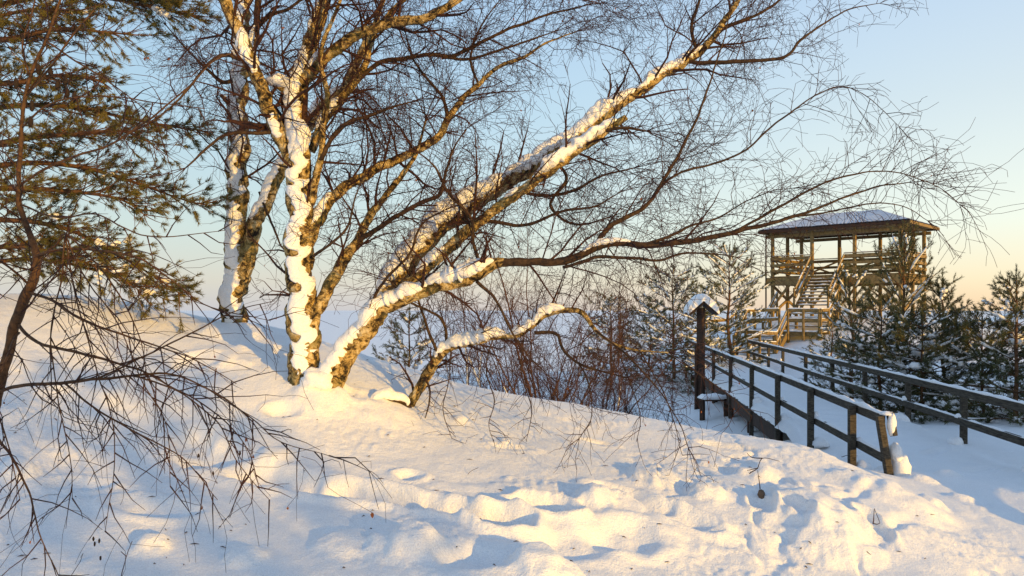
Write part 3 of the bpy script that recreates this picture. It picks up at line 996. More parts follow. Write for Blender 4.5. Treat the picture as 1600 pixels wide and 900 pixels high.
def twigs_on(stem, C, t0, t1, spacing, length, lvl, rng, name='twigs', droop=.5, dens=10.5, rel=.42, up=.25, wig=.28, mat=TWIG, sidebias=None, ang=(35, 75), floor=None, rmin=.0016, tip=True):
    Pn, r = C[:, :3], C[:, 3]
    s = np.concatenate([[0], np.cumsum(np.linalg.norm(np.diff(Pn, axis=0), axis=1))])
    L = s[-1]
    T = norm(np.gradient(Pn, axis=0))
    out = []
    x = t0 * L
    while x < t1 * L:
        i = min(len(s) - 1, int(np.searchsorted(s, x)))
        d = tuple(T[i])
        k = perp(d, rng)
        cd = rot_about(d, k, math.radians(rng.uniform(*ang)))
        if sidebias is not None: cd = (cd[0] + sidebias[0], cd[1] + sidebias[1], cd[2] + sidebias[2])
        cd = unit((cd[0], cd[1], cd[2] + up))
        ll = rng.uniform(*length) * (1.1 - .45 * x / L)
        grow(out, tuple(Pn[i]), cd, ll, min(max(r[i] * rel * rng.uniform(.4, 1.1), .0036), .016), lvl, rng, droop, wig, dens, rmin, floor)
        x += spacing * rng.uniform(.4, 1.2)
    if tip and t1 >= .99:
        for _ in range(4):
            d = rot_about(tuple(T[-1]), perp(tuple(T[-1]), rng), rng.uniform(.1, .6))
            grow(out, tuple(Pn[-1]), unit(d), rng.uniform(*length), max(.003, r[-1] * .7), lvl, rng, droop, wig, dens, rmin, floor)
    big = [o for o in out if max(o[1]) > .006]
    small = [o for o in out if max(o[1]) <= .006]
    sp = Soup()
    if big: tubes(sp, big, 6)
    if small: tubes(sp, small, 3)
    o = sp.build(name, mat, stem)
    if o is not None: tag(o, kind='stuff')
    return o


def leaves_on(parent, tips, rng, n, size, name='dry_leaves'):
    sp = Soup()
    for p in rng.sample(tips, min(n, len(tips))):
        d = unit((rng.gauss(0, .4), rng.gauss(0, .4), -1)); k = perp(d, rng)
        b = (d[1] * k[2] - d[2] * k[1], d[2] * k[0] - d[0] * k[2], d[0] * k[1] - d[1] * k[0])
        L = size * rng.uniform(.6, 1.3); w = L * rng.uniform(.25, .45)
        V = []
        for t, ww, cu in ((0, .1, 0), (.3, 1, .12), (.65, .8, .2), (1, .05, .1)):
            for s_ in (-1, 1):
                V.append(tuple(p[a] + d[a] * L * t + k[a] * w * ww * s_ + b[a] * L * (cu + (.12 if s_ > 0 else 0) * ww) for a in range(3)))
        sp.add(V, quads=[(0, 1, 3, 2), (2, 3, 5, 4), (4, 5, 7, 6)])
    o = sp.build(name, LEAF, parent)
    if o is not None: tag(o, kind='stuff')


# ------------------------------------------------------------------ the many-stemmed birch on the mound
rng = random.Random(11)
birch = empty('birch_tree', P(492, 600, 7.2), 'large many-stemmed birch on the mound with limbs leaning far to the right, plastered with snow', 'tree')


def limb(tree, pts, snow=(), twigs=(), name='limb', rough=.10, step=.035, sides=16, mat=BIRCH):
    if mat is BIRCH and max(p[3] for p in pts) < .036: mat = DARKB
    o, C = stem_mesh(tree, name, traced(pts), mat, rough, sides, step)
    for k, a in enumerate(snow): snow_on(o, C, *a)
    for a in twigs: twigs_on(o, C, **{**dict(rng=rng), **a})
    return o, C


def TW(t0, t1, sp, ln, lvl=3, **k): return dict(t0=t0, t1=t1, spacing=sp, length=ln, lvl=lvl, **k)


# A: upright main stem and its forks
limb(birch, [(482, 625, 7.2, .17), (478, 590, 7.2, .15), (473, 540, 7.2, .135), (469, 450, 7.2, .125), (467, 380, 7.2, .118), (468, 310, 7.2, .112), (466, 250, 7.2, .108), (463, 215, 7.2, .09)],
     [(.10, .99, .017, 46, 1, -9, 2)], [TW(.35, 1, .35, (.4, .9), 3)], 'trunk', .13, .025, 26)
limb(birch, [(466, 275, 7.2, .06), (446, 232, 7.15, .068), (428, 190, 7.1, .066), (408, 140, 7.05, .062), (392, 95, 7.0, .060), (372, 45, 7.0, .056), (350, 0, 6.95, .052), (335, -45, 6.9, .048), (318, -120, 6.8, .035)],
     [(.42, .55, .05, 60, 2), (.16, .26, .03, 55, 31)], [TW(.15, 1, .14, (.6, 1.3), droop=.5)], 'limb', .10, .03, 20)
limb(birch, [(464, 250, 7.2, .09), (462, 195, 7.2, .082), (466, 140, 7.22, .076), (480, 95, 7.25, .072), (494, 45, 7.3, .068), (508, -10, 7.3, .06), (525, -110, 7.3, .045)],
     [(.0, .48, .05, 56, 3, -9, -22), (.55, .98, .03, 40, 4, -.2, -40)], [TW(.25, 1, .14, (.5, 1.2))], 'limb', .10, .03, 20)
limb(birch, [(470, 135, 7.2, .05), (488, 108, 7.15, .056), (515, 80, 7.1, .053), (545, 62, 7.05, .050), (585, 44, 7.0, .046), (625, 34, 6.95, .042), (660, 30, 6.9, .038), (690, 18, 6.85, .034), (722, -4, 6.8, .030), (770, -40, 6.7, .022)],
     [(.06, .40, .06, 62, 5, .3)], [TW(.2, 1, .12, (.5, 1.15), droop=.7)], 'limb', .10, .03, 16)
limb(birch, [(486, 235, 7.25, .04), (505, 190, 7.3, .042), (530, 158, 7.35, .040), (556, 128, 7.4, .037), (572, 98, 7.4, .033), (582, 60, 7.4, .028), (605, 25, 7.4, .024), (640, -10, 7.4, .02)],
     [(.1, .62, .03, 70, 6, .4)], [TW(.15, 1, .09, (.35, .9), droop=.5)])
limb(birch, [(560, 125, 7.4, .022), (590, 100, 7.4, .022), (625, 92, 7.35, .021), (668, 86, 7.3, .020), (705, 88, 7.3, .019), (735, 74, 7.25, .017), (770, 58, 7.2, .015), (810, 40, 7.2, .013), (860, 22, 7.2, .010), (920, 8, 7.2, .006)],
     [], [TW(.1, 1, .09, (.4, .95), droop=.8)])
limb(birch, [(486, 320, 7.18, .03), (494, 270, 7.1, .036), (503, 235, 7.05, .031), (506, 190, 7.0, .028), (512, 150, 7.0, .025), (501, 105, 7.0, .022), (505, 65, 7.0, .020), (522, 25, 6.95, .017), (538, -20, 6.9, .013)],
     [], [TW(.2, 1, .09, (.35, .8), droop=.4)])
limb(birch, [(500, 250, 7.05, .022), (520, 215, 7.0, .020), (545, 192, 6.95, .018), (575, 182, 6.9, .015), (610, 168, 6.85, .011), (640, 160, 6.8, .007)], [], [TW(.15, 1, .09, (.35, .8), droop=.7)])
limb(birch, [(430, 205, 7.1, .018), (400, 207, 7.0, .018), (370, 206, 6.95, .016), (345, 213, 6.9, .014), (318, 236, 6.8, .011), (290, 262, 6.75, .006)], [], [TW(.15, 1, .16, (.3, .7), 2, droop=.6)])
limb(birch, [(398, 105, 7.0, .02), (360, 86, 6.9, .019), (335, 92, 6.85, .016), (310, 120, 6.8, .012), (275, 160, 6.7, .009), (240, 190, 6.6, .005)], [], [TW(.1, 1, .15, (.3, .8), 2, droop=.6)])
limb(birch, [(405, 130, 7.05, .03), (395, 85, 7.2, .034), (400, 40, 7.3, .032), (405, -10, 7.3, .028), (410, -70, 7.3, .02)], [(.0, .5, .03, 70, 21)], [TW(.2, 1, .14, (.4, .9), 2, droop=.4)])
limb(birch, [(398, 48, 7.25, .018), (425, 22, 7.2, .017), (455, 12, 7.15, .014), (490, -20, 7.1, .010)], [], [TW(.1, 1, .12, (.4, .9), droop=.6)])
# B: short right stem with snow, C: golden limb
limb(birch, [(484, 520, 7.2, .06), (496, 485, 7.2, .064), (516, 445, 7.22, .058), (540, 402, 7.3, .052), (560, 372, 7.35, .045), (576, 345, 7.4, .040), (600, 310, 7.5, .032), (628, 275, 7.55, .026), (650, 240, 7.6, .018), (665, 190, 7.6, .01)],
     [(.1, .85, .032, 75, 7, .5)], [TW(.25, 1, .12, (.4, .9))], 'limb', .12, .03, 16)
limb(birch, [(556, 378, 7.33, .024), (585, 360, 7.25, .023), (620, 338, 7.15, .021), (655, 318, 7.05, .019), (688, 302, 7.0, .017), (696, 270, 6.95, .013), (710, 230, 6.9, .009), (730, 200, 6.9, .005)], [], [TW(.1, 1, .09, (.4, .9), droop=.7)])
limb(birch, [(478, 420, 7.2, .06), (480, 385, 7.2, .07), (494, 345, 7.25, .060), (516, 312, 7.35, .052), (548, 286, 7.45, .049), (590, 264, 7.55, .046), (632, 244, 7.65, .043), (668, 226, 7.7, .040), (690, 208, 7.75, .037), (702, 182, 7.8, .034), (728, 150, 7.9, .030), (752, 128, 7.95, .026), (776, 106, 8.0, .022), (812, 92, 8.0, .017), (850, 70, 8.0, .012), (900, 50, 8.0, .006)],
     [(.1, .2, .05, 65, 8), (.31, .50, .045, 62, 9, .3)], [TW(.2, 1, .11, (.45, 1.0), droop=.6)], 'limb', .10, .03, 16)
limb(birch, [(700, 190, 7.8, .018), (690, 150, 7.7, .016), (660, 115, 7.6, .013), (640, 80, 7.55, .008), (632, 40, 7.5, .004)], [], [TW(.1, 1, .10, (.4, .8), droop=.5)])
limb(birch, [(748, 132, 7.95, .014), (735, 95, 7.9, .013), (745, 55, 7.85, .010), (765, 20, 7.8, .007), (790, -10, 7.8, .004)], [], [TW(.1, 1, .09, (.35, .8), droop=.6)])
limb(birch, [(690, 90, 7.3, .014), (730, 92, 7.3, .013), (780, 78, 7.25, .012), (830, 62, 7.2, .009), (865, 50, 7.2, .005)], [], [TW(.1, 1, .09, (.4, .9), droop=.9)])
# D: the leaning trunk
limb(birch, [(508, 622, 7.15, .13), (518, 592, 7.15, .115), (540, 552, 7.15, .102), (566, 515, 7.15, .098), (592, 478, 7.15, .096), (620, 432, 7.2, .094), (655, 385, 7.25, .092), (702, 345, 7.3, .089), (752, 308, 7.35, .083), (802, 276, 7.4, .077), (852, 246, 7.45, .070), (902, 212, 7.5, .063), (942, 182, 7.55, .056), (985, 152, 7.6, .051), (1035, 118, 7.65, .046), (1075, 92, 7.7, .042), (1102, 72, 7.7, .038), (1128, 40, 7.7, .030), (1150, 5, 7.7, .024), (1170, -40, 7.7, .018)],
     [(.0, .20, .03, 50, 10), (.19, .46, .085, 66, 11), (.46, .72, .06, 60, 12, -.35), (.72, .86, .045, 60, 13, -.3)], [TW(.30, .62, .30, (.4, .95), droop=.6), TW(.62, 1, .10, (.5, 1.1), droop=.45)], 'trunk', .12, .028, 24)
limb(birch, [(628, 452, 7.12, .045), (665, 418, 7.05, .052), (712, 376, 7.0, .050), (765, 334, 6.98, .048), (832, 286, 6.95, .045), (900, 238, 6.95, .042), (945, 204, 6.95, .038), (978, 184, 6.95, .030)],
     [(.08, .55, .04, 62, 14, .1), (.62, .97, .07, 60, 15)], [TW(.2, .98, .22, (.45, 1.0), droop=.7)], 'limb', .12, .03, 16)
limb(birch, [(940, 205, 6.95, .016), (975, 200, 6.85, .014), (1010, 205, 6.8, .008)], [], [TW(.05, 1, .06, (.35, .8), droop=.8)])
limb(birch, [(1072, 95, 7.7, .02), (1110, 98, 7.6, .021), (1155, 96, 7.5, .019), (1200, 94, 7.45, .017), (1232, 86, 7.4, .015), (1252, 62, 7.4, .012), (1288, 36, 7.4, .009), (1330, 14, 7.4, .006), (1375, 5, 7.4, .003)], [], [TW(.05, .65, .10, (.4, .9), droop=.6), TW(.65, 1, .12, (.3, .6), 2, droop=.7)])
limb(birch, [(1090, 85, 7.7, .018), (1080, 45, 7.65, .017), (1090, 5, 7.6, .014), (1105, -40, 7.6, .01)], [], [TW(.1, 1, .09, (.4, .9), droop=.4)])
limb(birch, [(1125, 45, 7.7, .016), (1165, 30, 7.7, .015), (1205, 10, 7.7, .012), (1240, -20, 7.7, .008)], [], [TW(.1, 1, .08, (.45, .9), droop=.5)])
# D2: the low limb that reaches out to the right
limb(birch, [(560, 520, 7.1, .06), (590, 485, 7.05, .074), (625, 470, 7.0, .070), (662, 455, 6.95, .064), (708, 440, 6.9, .058), (748, 425, 6.85, .056), (772, 414, 6.8, .046), (792, 410, 6.77, .036)],
     [(.0, .55, .055, 62, 16), (.52, .94, .085, 62, 17)], [TW(.4, .98, .16, (.4, .9), droop=.9)], 'limb', .11, .03, 18)
limb(birch, [(765, 418, 6.82, .034), (800, 409, 6.75, .0358), (835, 410, 6.7, .0355), (868, 412, 6.65, .035), (905, 400, 6.6, .034), (935, 384, 6.55, .032), (965, 379, 6.5, .029), (1000, 383, 6.45, .027), (1060, 381, 6.4, .024), (1105, 372, 6.35, .021), (1150, 362, 6.3, .019), (1195, 350, 6.25, .016), (1240, 338, 6.2, .013), (1285, 322, 6.2, .010), (1335, 303, 6.2, .008), (1375, 291, 6.2, .006), (1420, 285, 6.2, .004)],
     [(.24, .36, .025, 55, 18, .0)], [TW(.1, .42, .12, (.4, .95), droop=.8), TW(.42, .7, .13, (.35, .75), 2, droop=.6), TW(.7, 1, .14, (.3, .65), 2, droop=.45)], 'limb', .11, .03, 14)
limb(birch, [(925, 388, 6.55, .024), (945, 362, 6.55, .022), (975, 342, 6.55, .020), (1010, 322, 6.55, .018), (1030, 292, 6.55, .016), (1052, 256, 6.55, .014), (1075, 212, 6.55, .012), (1095, 168, 6.55, .010), (1112, 120, 6.55, .008), (1130, 65, 6.55, .006), (1142, 10, 6.55, .004)], [], [TW(.1, 1, .11, (.35, .9), 2, droop=.5)])
limb(birch, [(1032, 288, 6.55, .011), (1068, 268, 6.45, .010), (1110, 258, 6.4, .009), (1160, 238, 6.3, .008), (1195, 208, 6.25, .0075), (1235, 176, 6.2, .0065), (1280, 146, 6.2, .005), (1318, 134, 6.2, .004), (1360, 155, 6.2, .003), (1385, 178, 6.2, .0025), (1405, 198, 6.2, .002)], [], [TW(.1, 1, .11, (.25, .6), 2, droop=.8)])
limb(birch, [(1150, 362, 6.3, .012), (1205, 330, 6.2, .011), (1260, 300, 6.1, .009), (1310, 278, 6.0, .007), (1370, 268, 6.0, .005), (1420, 274, 6.0, .004), (1470, 295, 6.0, .003), (1500, 320, 6.0, .002)], [], [TW(.1, .9, .10, (.3, .65), 2, droop=.55), TW(.75, 1, .06, (.2, .45), 1, droop=.6)])
limb(birch, [(1240, 338, 6.2, .008), (1300, 330, 6.1, .007), (1360, 318, 6.0, .005), (1410, 322, 6.0, .0035), (1450, 345, 6.0, .0025)], [], [TW(.1, 1, .11, (.2, .5), 1, droop=.6)])
limb(birch, [(880, 418, 6.6, .014), (915, 408, 6.5, .015), (940, 401, 6.45, .014), (990, 403, 6.4, .0125), (1030, 407, 6.35, .011), (1065, 397, 6.3, .009), (1110, 396, 6.25, .006), (1150, 402, 6.2, .004)], [], [TW(.05, 1, .10, (.3, .7), 2, droop=.9)])
limb(birch, [(1000, 383, 6.45, .014), (1045, 370, 6.4, .012), (1080, 352, 6.35, .010), (1120, 342, 6.3, .008), (1160, 318, 6.3, .005), (1200, 300, 6.3, .003)], [], [TW(.1, 1, .09, (.3, .7), 2, droop=.6)])
limb(birch, [(752, 425, 6.85, .018), (740, 380, 6.8, .016), (735, 340, 6.75, .014), (700, 300, 6.7, .012), (680, 262, 6.65, .009), (655, 240, 6.6, .005)], [], [TW(.1, 1, .09, (.4, .9), droop=.6)])
limb(birch, [(745, 440, 6.85, .016), (775, 470, 6.75, .013), (800, 520, 6.7, .009), (830, 560, 6.6, .006), (860, 590, 6.5, .004)], [], [TW(.1, 1, .10, (.3, .7), 2, droop=.9)])
limb(birch, [(860, 245, 7.45, .018), (885, 280, 7.3, .017), (860, 320, 7.2, .014), (900, 350, 7.1, .010), (950, 340, 7.0, .006)], [], [TW(.05, 1, .08, (.4, .9), droop=.8)])
limb(birch, [(790, 290, 7.38, .018), (840, 305, 7.2, .017), (890, 300, 7.1, .014), (940, 275, 7.0, .010), (990, 262, 6.9, .006)], [], [TW(.05, 1, .08, (.4, .9), droop=.8)])
limb(birch, [(700, 350, 7.2, .02), (760, 345, 7.0, .018), (820, 352, 6.9, .015), (880, 330, 6.8, .012), (930, 322, 6.7, .008), (970, 300, 6.7, .005)], [], [TW(.05, 1, .09, (.4, .9), droop=.9)])
limb(birch, [(560, 512, 7.1, .014), (600, 440, 6.9, .013), (640, 395, 6.8, .011), (660, 350, 6.75, .009), (690, 330, 6.7, .006)], [], [TW(.1, 1, .13, (.3, .7), 2, droop=.6)])
limb(birch, [(490, 400, 7.1, .014), (520, 378, 6.9, .012), (545, 350, 6.8, .010), (555, 310, 6.75, .007), (570, 270, 6.7, .004)], [], [TW(.1, 1, .12, (.3, .6), 2, droop=.5)])
# snow heaped in the fork and at the foot
sp = Soup()
c = P(497, 597, 7.08); lumpy(sp, tuple(c), .17, .16, .13, 6, .9, 22, 18)
o_ = sp.build('foot_snow', SNOW2, birch)
sp = Soup()
c = P(468, 215, 7.12); lumpy(sp, tuple(c), .10, .09, .17, 7, .9, 20, 16)
sp.build('fork_snow', SNOW2, birch)
for (px, py, d, a, b, c_, sd) in ((436, 128, 7.1, .12, .10, .075, 5), (378, 66, 6.95, .06, .06, .12, 9), (868, 490, 6.5, .01, .01, .01, 1)):
    if a < .02: continue
    sp = Soup(); q = P(px, py, d); lumpy(sp, tuple(q), a, b, c_, sd, .6, 18, 14)
    sp.build('snow_clump', SNOW2, birch)
stub = P(436, 140, 7.15)
stem_mesh(birch, 'limb', [(*P(462, 160, 7.2), .03), (*P(446, 145, 7.15), .028), (*P(428, 133, 7.12), .022)], BIRCH, .1, 10, .03)
leaves_on(birch, list(TIPS), rng, 320, .019)

# ------------------------------------------------------------------ two-stemmed birch behind it
TIPS.clear()
birch2 = empty('birch_tree', P(365, 515, 9.0), 'upright two-stemmed birch on the crest, its left side white with snow', 'tree')
limb(birch2, [(366, 535, 9.0, .17), (365, 505, 9.0, .145), (366, 460, 9.0, .14), (368, 400, 9.0, .13), (370, 330, 9.0, .118), (372, 250, 9.0, .11), (373, 180, 9.0, .105), (373, 115, 9.0, .098), (378, 50, 9.0, .09), (386, -20, 9.0, .08), (395, -110, 9.0, .06)],
     [(.04, .99, .016, 46, 40, -9, -2)], [TW(.35, 1, .28, (.6, 1.3), 3, droop=.7)], 'trunk', .13, .03, 24)
limb(birch2, [(377, 450, 8.97, .08), (386, 400, 8.95, .088), (398, 355, 8.95, .084), (418, 308, 8.95, .078), (440, 262, 8.95, .072), (468, 215, 9.0, .066), (505, 165, 9.0, .058), (540, 130, 9.0, .05), (575, 60, 9.0, .04), (600, 0, 9.0, .03), (630, -70, 9.0, .02)],
     [(.18, .62, .03, 48, 41, -9, -12)], [TW(.35, 1, .16, (.5, 1.1), 3, droop=.6)], 'trunk', .13, .03, 20)
limb(birch2, [(372, 170, 9.0, .03), (358, 160, 8.9, .03), (345, 148, 8.8, .02)], [(.2, .9, .07, 80, 42)], [])
limb(birch2, [(372, 120, 9.0, .028), (350, 128, 8.9, .024), (325, 110, 8.8, .017), (290, 75, 8.7, .010), (260, 40, 8.7, .006)], [], [TW(.1, 1, .12, (.5, 1.0), droop=.8)])
limb(birch2, [(405, 300, 8.9, .014), (425, 350, 8.8, .013), (440, 385, 8.8, .009), (452, 393, 8.8, .006)], [], [TW(.1, 1, .12, (.2, .5), 2, droop=.3)])
leaves_on(birch2, list(TIPS), rng, 60, .022)

# ------------------------------------------------------------------ small leaning birch at the edge of the mound
TIPS.clear()
birch3 = empty('birch_tree', P(642, 632, 7.4), 'low crooked birch bending right under heavy pads of snow', 'tree')
limb(birch3, [(638, 645, 7.4, .05), (648, 618, 7.4, .052), (664, 588, 7.4, .047), (684, 560, 7.35, .043), (705, 543, 7.3, .040), (735, 535, 7.2, .034), (770, 528, 7.1, .030), (805, 524, 7.0, .026), (832, 508, 6.95, .026), (850, 492, 6.9, .028), (880, 484, 6.85, .026), (912, 490, 6.8, .022), (930, 515, 6.75, .017), (960, 538, 6.7, .013), (1000, 548, 6.6, .009), (1045, 552, 6.5, .006)],
     [(.02, .20, .05, 62, 50, .2), (.20, .46, .075, 72, 51), (.47, .66, .08, 66, 52)], [TW(.05, .35, .10, (.25, .6), 2, droop=.9), TW(.35, 1, .09, (.3, .7), 2, droop=.9)], 'trunk', .13, .028, 16)
limb(birch3, [(640, 640, 7.35, .03), (628, 628, 7.3, .035), (600, 622, 7.25, .03), (570, 640, 7.2, .02)], [(.1, .9, .08, 80, 53)], [])
limb(birch3, [(700, 545, 7.3, .014), (690, 500, 7.2, .013), (640, 470, 7.1, .010), (610, 440, 7.0, .006)], [], [TW(.1, 1, .10, (.3, .7), 2, droop=.5)])
limb(birch3, [(835, 520, 6.95, .016), (868, 522, 6.9, .015), (880, 545, 6.8, .013), (905, 568, 6.7, .011), (940, 580, 6.6, .009), (980, 590, 6.5, .006)], [], [TW(.1, 1, .10, (.3, .7), 2, droop=.9)])
limb(birch3, [(690, 560, 7.3, .016), (670, 520, 7.25, .014), (655, 470, 7.2, .011), (640, 430, 7.1, .007)], [], [TW(.1, 1, .10, (.3, .7), 2, droop=.5)])
limb(birch3, [(664, 590, 7.35, .012), (672, 612, 7.25, .010), (668, 640, 7.2, .006), (660, 662, 7.15, .003)], [], [TW(.1, 1, .10, (.15, .3), 1, droop=.5)])
for hang in ([(770, 530, 7.1, .006), (760, 575, 6.9, .0055), (772, 625, 6.7, .0045), (764, 665, 6.55, .003), (772, 692, 6.5, .002)], [(705, 543, 7.3, .006), (702, 590, 7.1, .005), (692, 640, 6.9, .004), (706, 685, 6.8, .002)],
             [(1000, 548, 6.6, .006), (1030, 600, 6.4, .005), (1050, 650, 6.3, .004), (1066, 712, 6.2, .002)], [(960, 538, 6.7, .006), (985, 600, 6.5, .005), (1000, 650, 6.4, .0035), (994, 690, 6.3, .002)],
             [(820, 515, 6.98, .006), (815, 580, 6.8, .005), (830, 640, 6.7, .004), (822, 690, 6.6, .002)], [(1040, 552, 6.5, .005), (1085, 580, 6.3, .0045), (1130, 610, 6.2, .003), (1175, 650, 6.1, .002)]):
    limb(birch3, hang, [], [TW(.15, 1, .08, (.12, .4), 1, droop=1.2, dens=5, tip=False)])
limb(birch3, [(930, 515, 6.75, .010), (985, 560, 6.5, .009), (1030, 610, 6.3, .006), (1060, 660, 6.2, .004), (1075, 700, 6.1, .003)], [], [TW(.2, 1, .08, (.2, .5), 1, droop=.9)])
limb(birch3, [(905, 568, 6.7, .008), (920, 600, 6.5, .006), (925, 650, 6.4, .004), (905, 685, 6.3, .003)], [], [TW(.2, 1, .07, (.15, .35), 1, droop=.9)])
leaves_on(birch3, list(TIPS), rng, 50, .02)

# ------------------------------------------------------------------ sapling at the left edge, close to the camera
TIPS.clear()
rng = random.Random(23)
sap = empty('young_alder', P(-60, 880, 3.7), 'slender young alder at the left edge, its thin twigs hanging in front of the snow', 'tree')
limb(sap, [(-62, 905, 3.7, .029), (-45, 800, 3.7, .027), (-25, 690, 3.7, .026), (2, 600, 3.7, .025), (25, 515, 3.7, .024), (45, 450, 3.7, .023), (57, 405, 3.7, .019), (44, 370, 3.7, .015), (30, 320, 3.68, .0125), (30, 270, 3.66, .011), (34, 200, 3.64, .009), (46, 120, 3.62, .008), (72, 60, 3.6, .0065), (96, -10, 3.6, .005)],
     [], [TW(.45, 1, .10, (.3, .7), 2, droop=.5, rel=.3)], 'trunk', .08, .02, 16, SAPL)
bo = [
    ([(32, 290, 3.66, .008), (70, 265, 3.6, .009), (110, 247, 3.55, .0085), (165, 228, 3.5, .0075), (215, 200, 3.45, .0065), (260, 165, 3.4, .0055), (300, 130, 3.4, .0048), (335, 95, 3.4, .004), (362, 84, 3.4, .003)], .10, (.12, .35)),
    ([(52, 400, 3.7, .010), (100, 388, 3.6, .009), (160, 392, 3.5, .008), (220, 405, 3.45, .007), (270, 440, 3.4, .005), (330, 480, 3.4, .0035), (420, 500, 3.4, .002)], .06, (.15, .4)),
    ([(58, 405, 3.7, .008), (90, 380, 3.65, .008), (103, 365, 3.6, .007), (140, 400, 3.5, .006), (180, 450, 3.45, .005), (215, 520, 3.4, .0035), (230, 590, 3.4, .002)], .06, (.15, .4)),
    ([(103, 365, 3.6, .006), (95, 440, 3.5, .005), (80, 520, 3.45, .0045), (90, 620, 3.4, .004), (110, 720, 3.4, .003), (112, 780, 3.4, .002)], .05, (.15, .35)),
    ([(103, 366, 3.6, .006), (115, 450, 3.5, .005), (140, 540, 3.4, .0045), (170, 640, 3.35, .004), (180, 720, 3.3, .003), (165, 830, 3.3, .002)], .05, (.15, .35)),
    ([(103, 366, 3.6, .005), (130, 430, 3.5, .0045), (180, 500, 3.4, .004), (220, 590, 3.35, .0035), (260, 660, 3.3, .003), (265, 760, 3.3, .002)], .05, (.15, .35)),
    ([(42, 455, 3.7, .011), (80, 470, 3.6, .010), (130, 500, 3.5, .008), (210, 530, 3.45, .006), (300, 560, 3.4, .004), (370, 600, 3.35, .0025)], .05, (.15, .45)),
    ([(28, 505, 3.7, .012), (60, 535, 3.6, .011), (110, 548, 3.5, .010), (180, 566, 3.45, .008), (240, 590, 3.4, .006), (330, 640, 3.35, .0045), (385, 700, 3.3, .003), (405, 765, 3.3, .002)], .05, (.15, .45)),
    ([(-2, 612, 3.7, .013), (40, 602, 3.6, .012), (100, 598, 3.5, .011), (150, 592, 3.45, .010), (210, 588, 3.4, .008), (270, 585, 3.35, .0065), (330, 610, 3.3, .005), (395, 655, 3.3, .004), (440, 690, 3.25, .003), (525, 715, 3.2, .0016)], .045, (.15, .45)),
    ([(150, 592, 3.45, .007), (220, 560, 3.4, .006), (300, 520, 3.4, .005), (370, 485, 3.4, .0035), (430, 470, 3.4, .002)], .06, (.12, .3)),
    ([(100, 598, 3.5, .007), (150, 640, 3.4, .006), (220, 680, 3.3, .005), (290, 720, 3.25, .0035), (340, 780, 3.2, .002)], .05, (.15, .35)),
    ([(-20, 660, 3.7, .010), (20, 720, 3.5, .008), (45, 770, 3.4, .006), (60, 830, 3.3, .004), (90, 900, 3.3, .003)], .05, (.15, .35)),
    ([(30, 520, 3.7, .009), (10, 560, 3.5, .008), (-10, 620, 3.4, .006), (15, 700, 3.3, .004), (30, 780, 3.3, .002)], .05, (.15, .4)),
    ([(45, 445, 3.7, .009), (15, 420, 3.6, .008), (-20, 400, 3.5, .007)], .06, (.15, .4)),
    ([(40, 150, 3.63, .007), (80, 100, 3.55, .007), (110, 60, 3.5, .006), (150, 10, 3.5, .004)], .07, (.15, .4)),
    ([(72, 65, 3.6, .007), (110, 90, 3.55, .006), (160, 120, 3.5, .005), (220, 165, 3.45, .003), (290, 215, 3.4, .002)], .07, (.15, .4)),
    ([(46, 120, 3.62, .007), (35, 70, 3.55, .006), (50, 20, 3.5, .005), (60, -20, 3.5, .004)], .07, (.15, .4)),
    ([(34, 200, 3.64, .007), (80, 160, 3.55, .006), (160, 150, 3.5, .005), (230, 158, 3.45, .004), (320, 170, 3.4, .003)], .07, (.15, .35)),
    ([(30, 320, 3.68, .007), (90, 340, 3.55, .006), (150, 335, 3.5, .005), (230, 370, 3.4, .004), (350, 360, 3.4, .002)], .07, (.15, .35)),
    ([(210, 588, 3.4, .006), (280, 610, 3.3, .005), (340, 660, 3.25, .004), (370, 720, 3.2, .003), (420, 780, 3.2, .002)], .045, (.12, .35)),
]
for pts, spc, ln in bo:
    pts = [(a, b, c, max(.0012, r * .68)) for a, b, c, r in pts]
    limb(sap, pts, [], [TW(.12, 1, spc * 1.5, (ln[0] * 1.2, ln[1] * 1.15), 1, droop=1.5, dens=4.5, tip=False, rmin=.0009, rel=.5, up=-.2, wig=.30)], 'limb', .05, .03, 8, SAPL)
leaves_on(sap, list(TIPS), rng, 30, .017)
for k, (px, py) in enumerate([(60, 108), (79, 113), (90, 133), (102, 128), (105, 145), (25, 130), (50, 165), (48, 190), (116, 152), (155, 845), (148, 850), (157, 872), (375, 708), (333, 740), (146, 842), (310, 712)]):
    d = 3.55 if py < 300 else 3.3
    sp = Soup(); c = P(px, py, d)
    s_ = .020 if py < 300 else .008
    lumpy(sp, tuple(c), s_ * .55, s_ * .55, s_ * 1.25, k, 1., 10, 8)
    sp.build('cone', CONE, sap)

# ------------------------------------------------------------------ pines
def needles(sp, base, d, n, length, width, rng, spread=.9, along=.16):
    """n needles bristling from a shoot that starts at base and runs along d"""
    d = np.array(d); d = d / np.linalg.norm(d)
    rs = np.random.RandomState(rng.randrange(1 << 30))
    t = rs.uniform(0, 1, n)
    w = rs.normal(0, 1, (n, 3)); w -= (w @ d)[:, None] * d; w = norm(w)
    nd = norm(d[None, :] * rs.uniform(.45, 1.1, (n, 1)) + w * spread * rs.uniform(.5, 1.0, (n, 1)))
    p0 = np.array(base)[None, :] + d[None, :] * (t * along)[:, None]
    L = length * rs.uniform(.7, 1.15, (n, 1))
    s = norm(np.cross(nd, rs.normal(0, 1, (n, 3)))) * width
    V = np.stack([p0 - s, p0 + s, p0 + nd * L], 1).reshape(-1, 3)
    sp.add(V, tris=np.arange(3 * n).reshape(-1, 3))


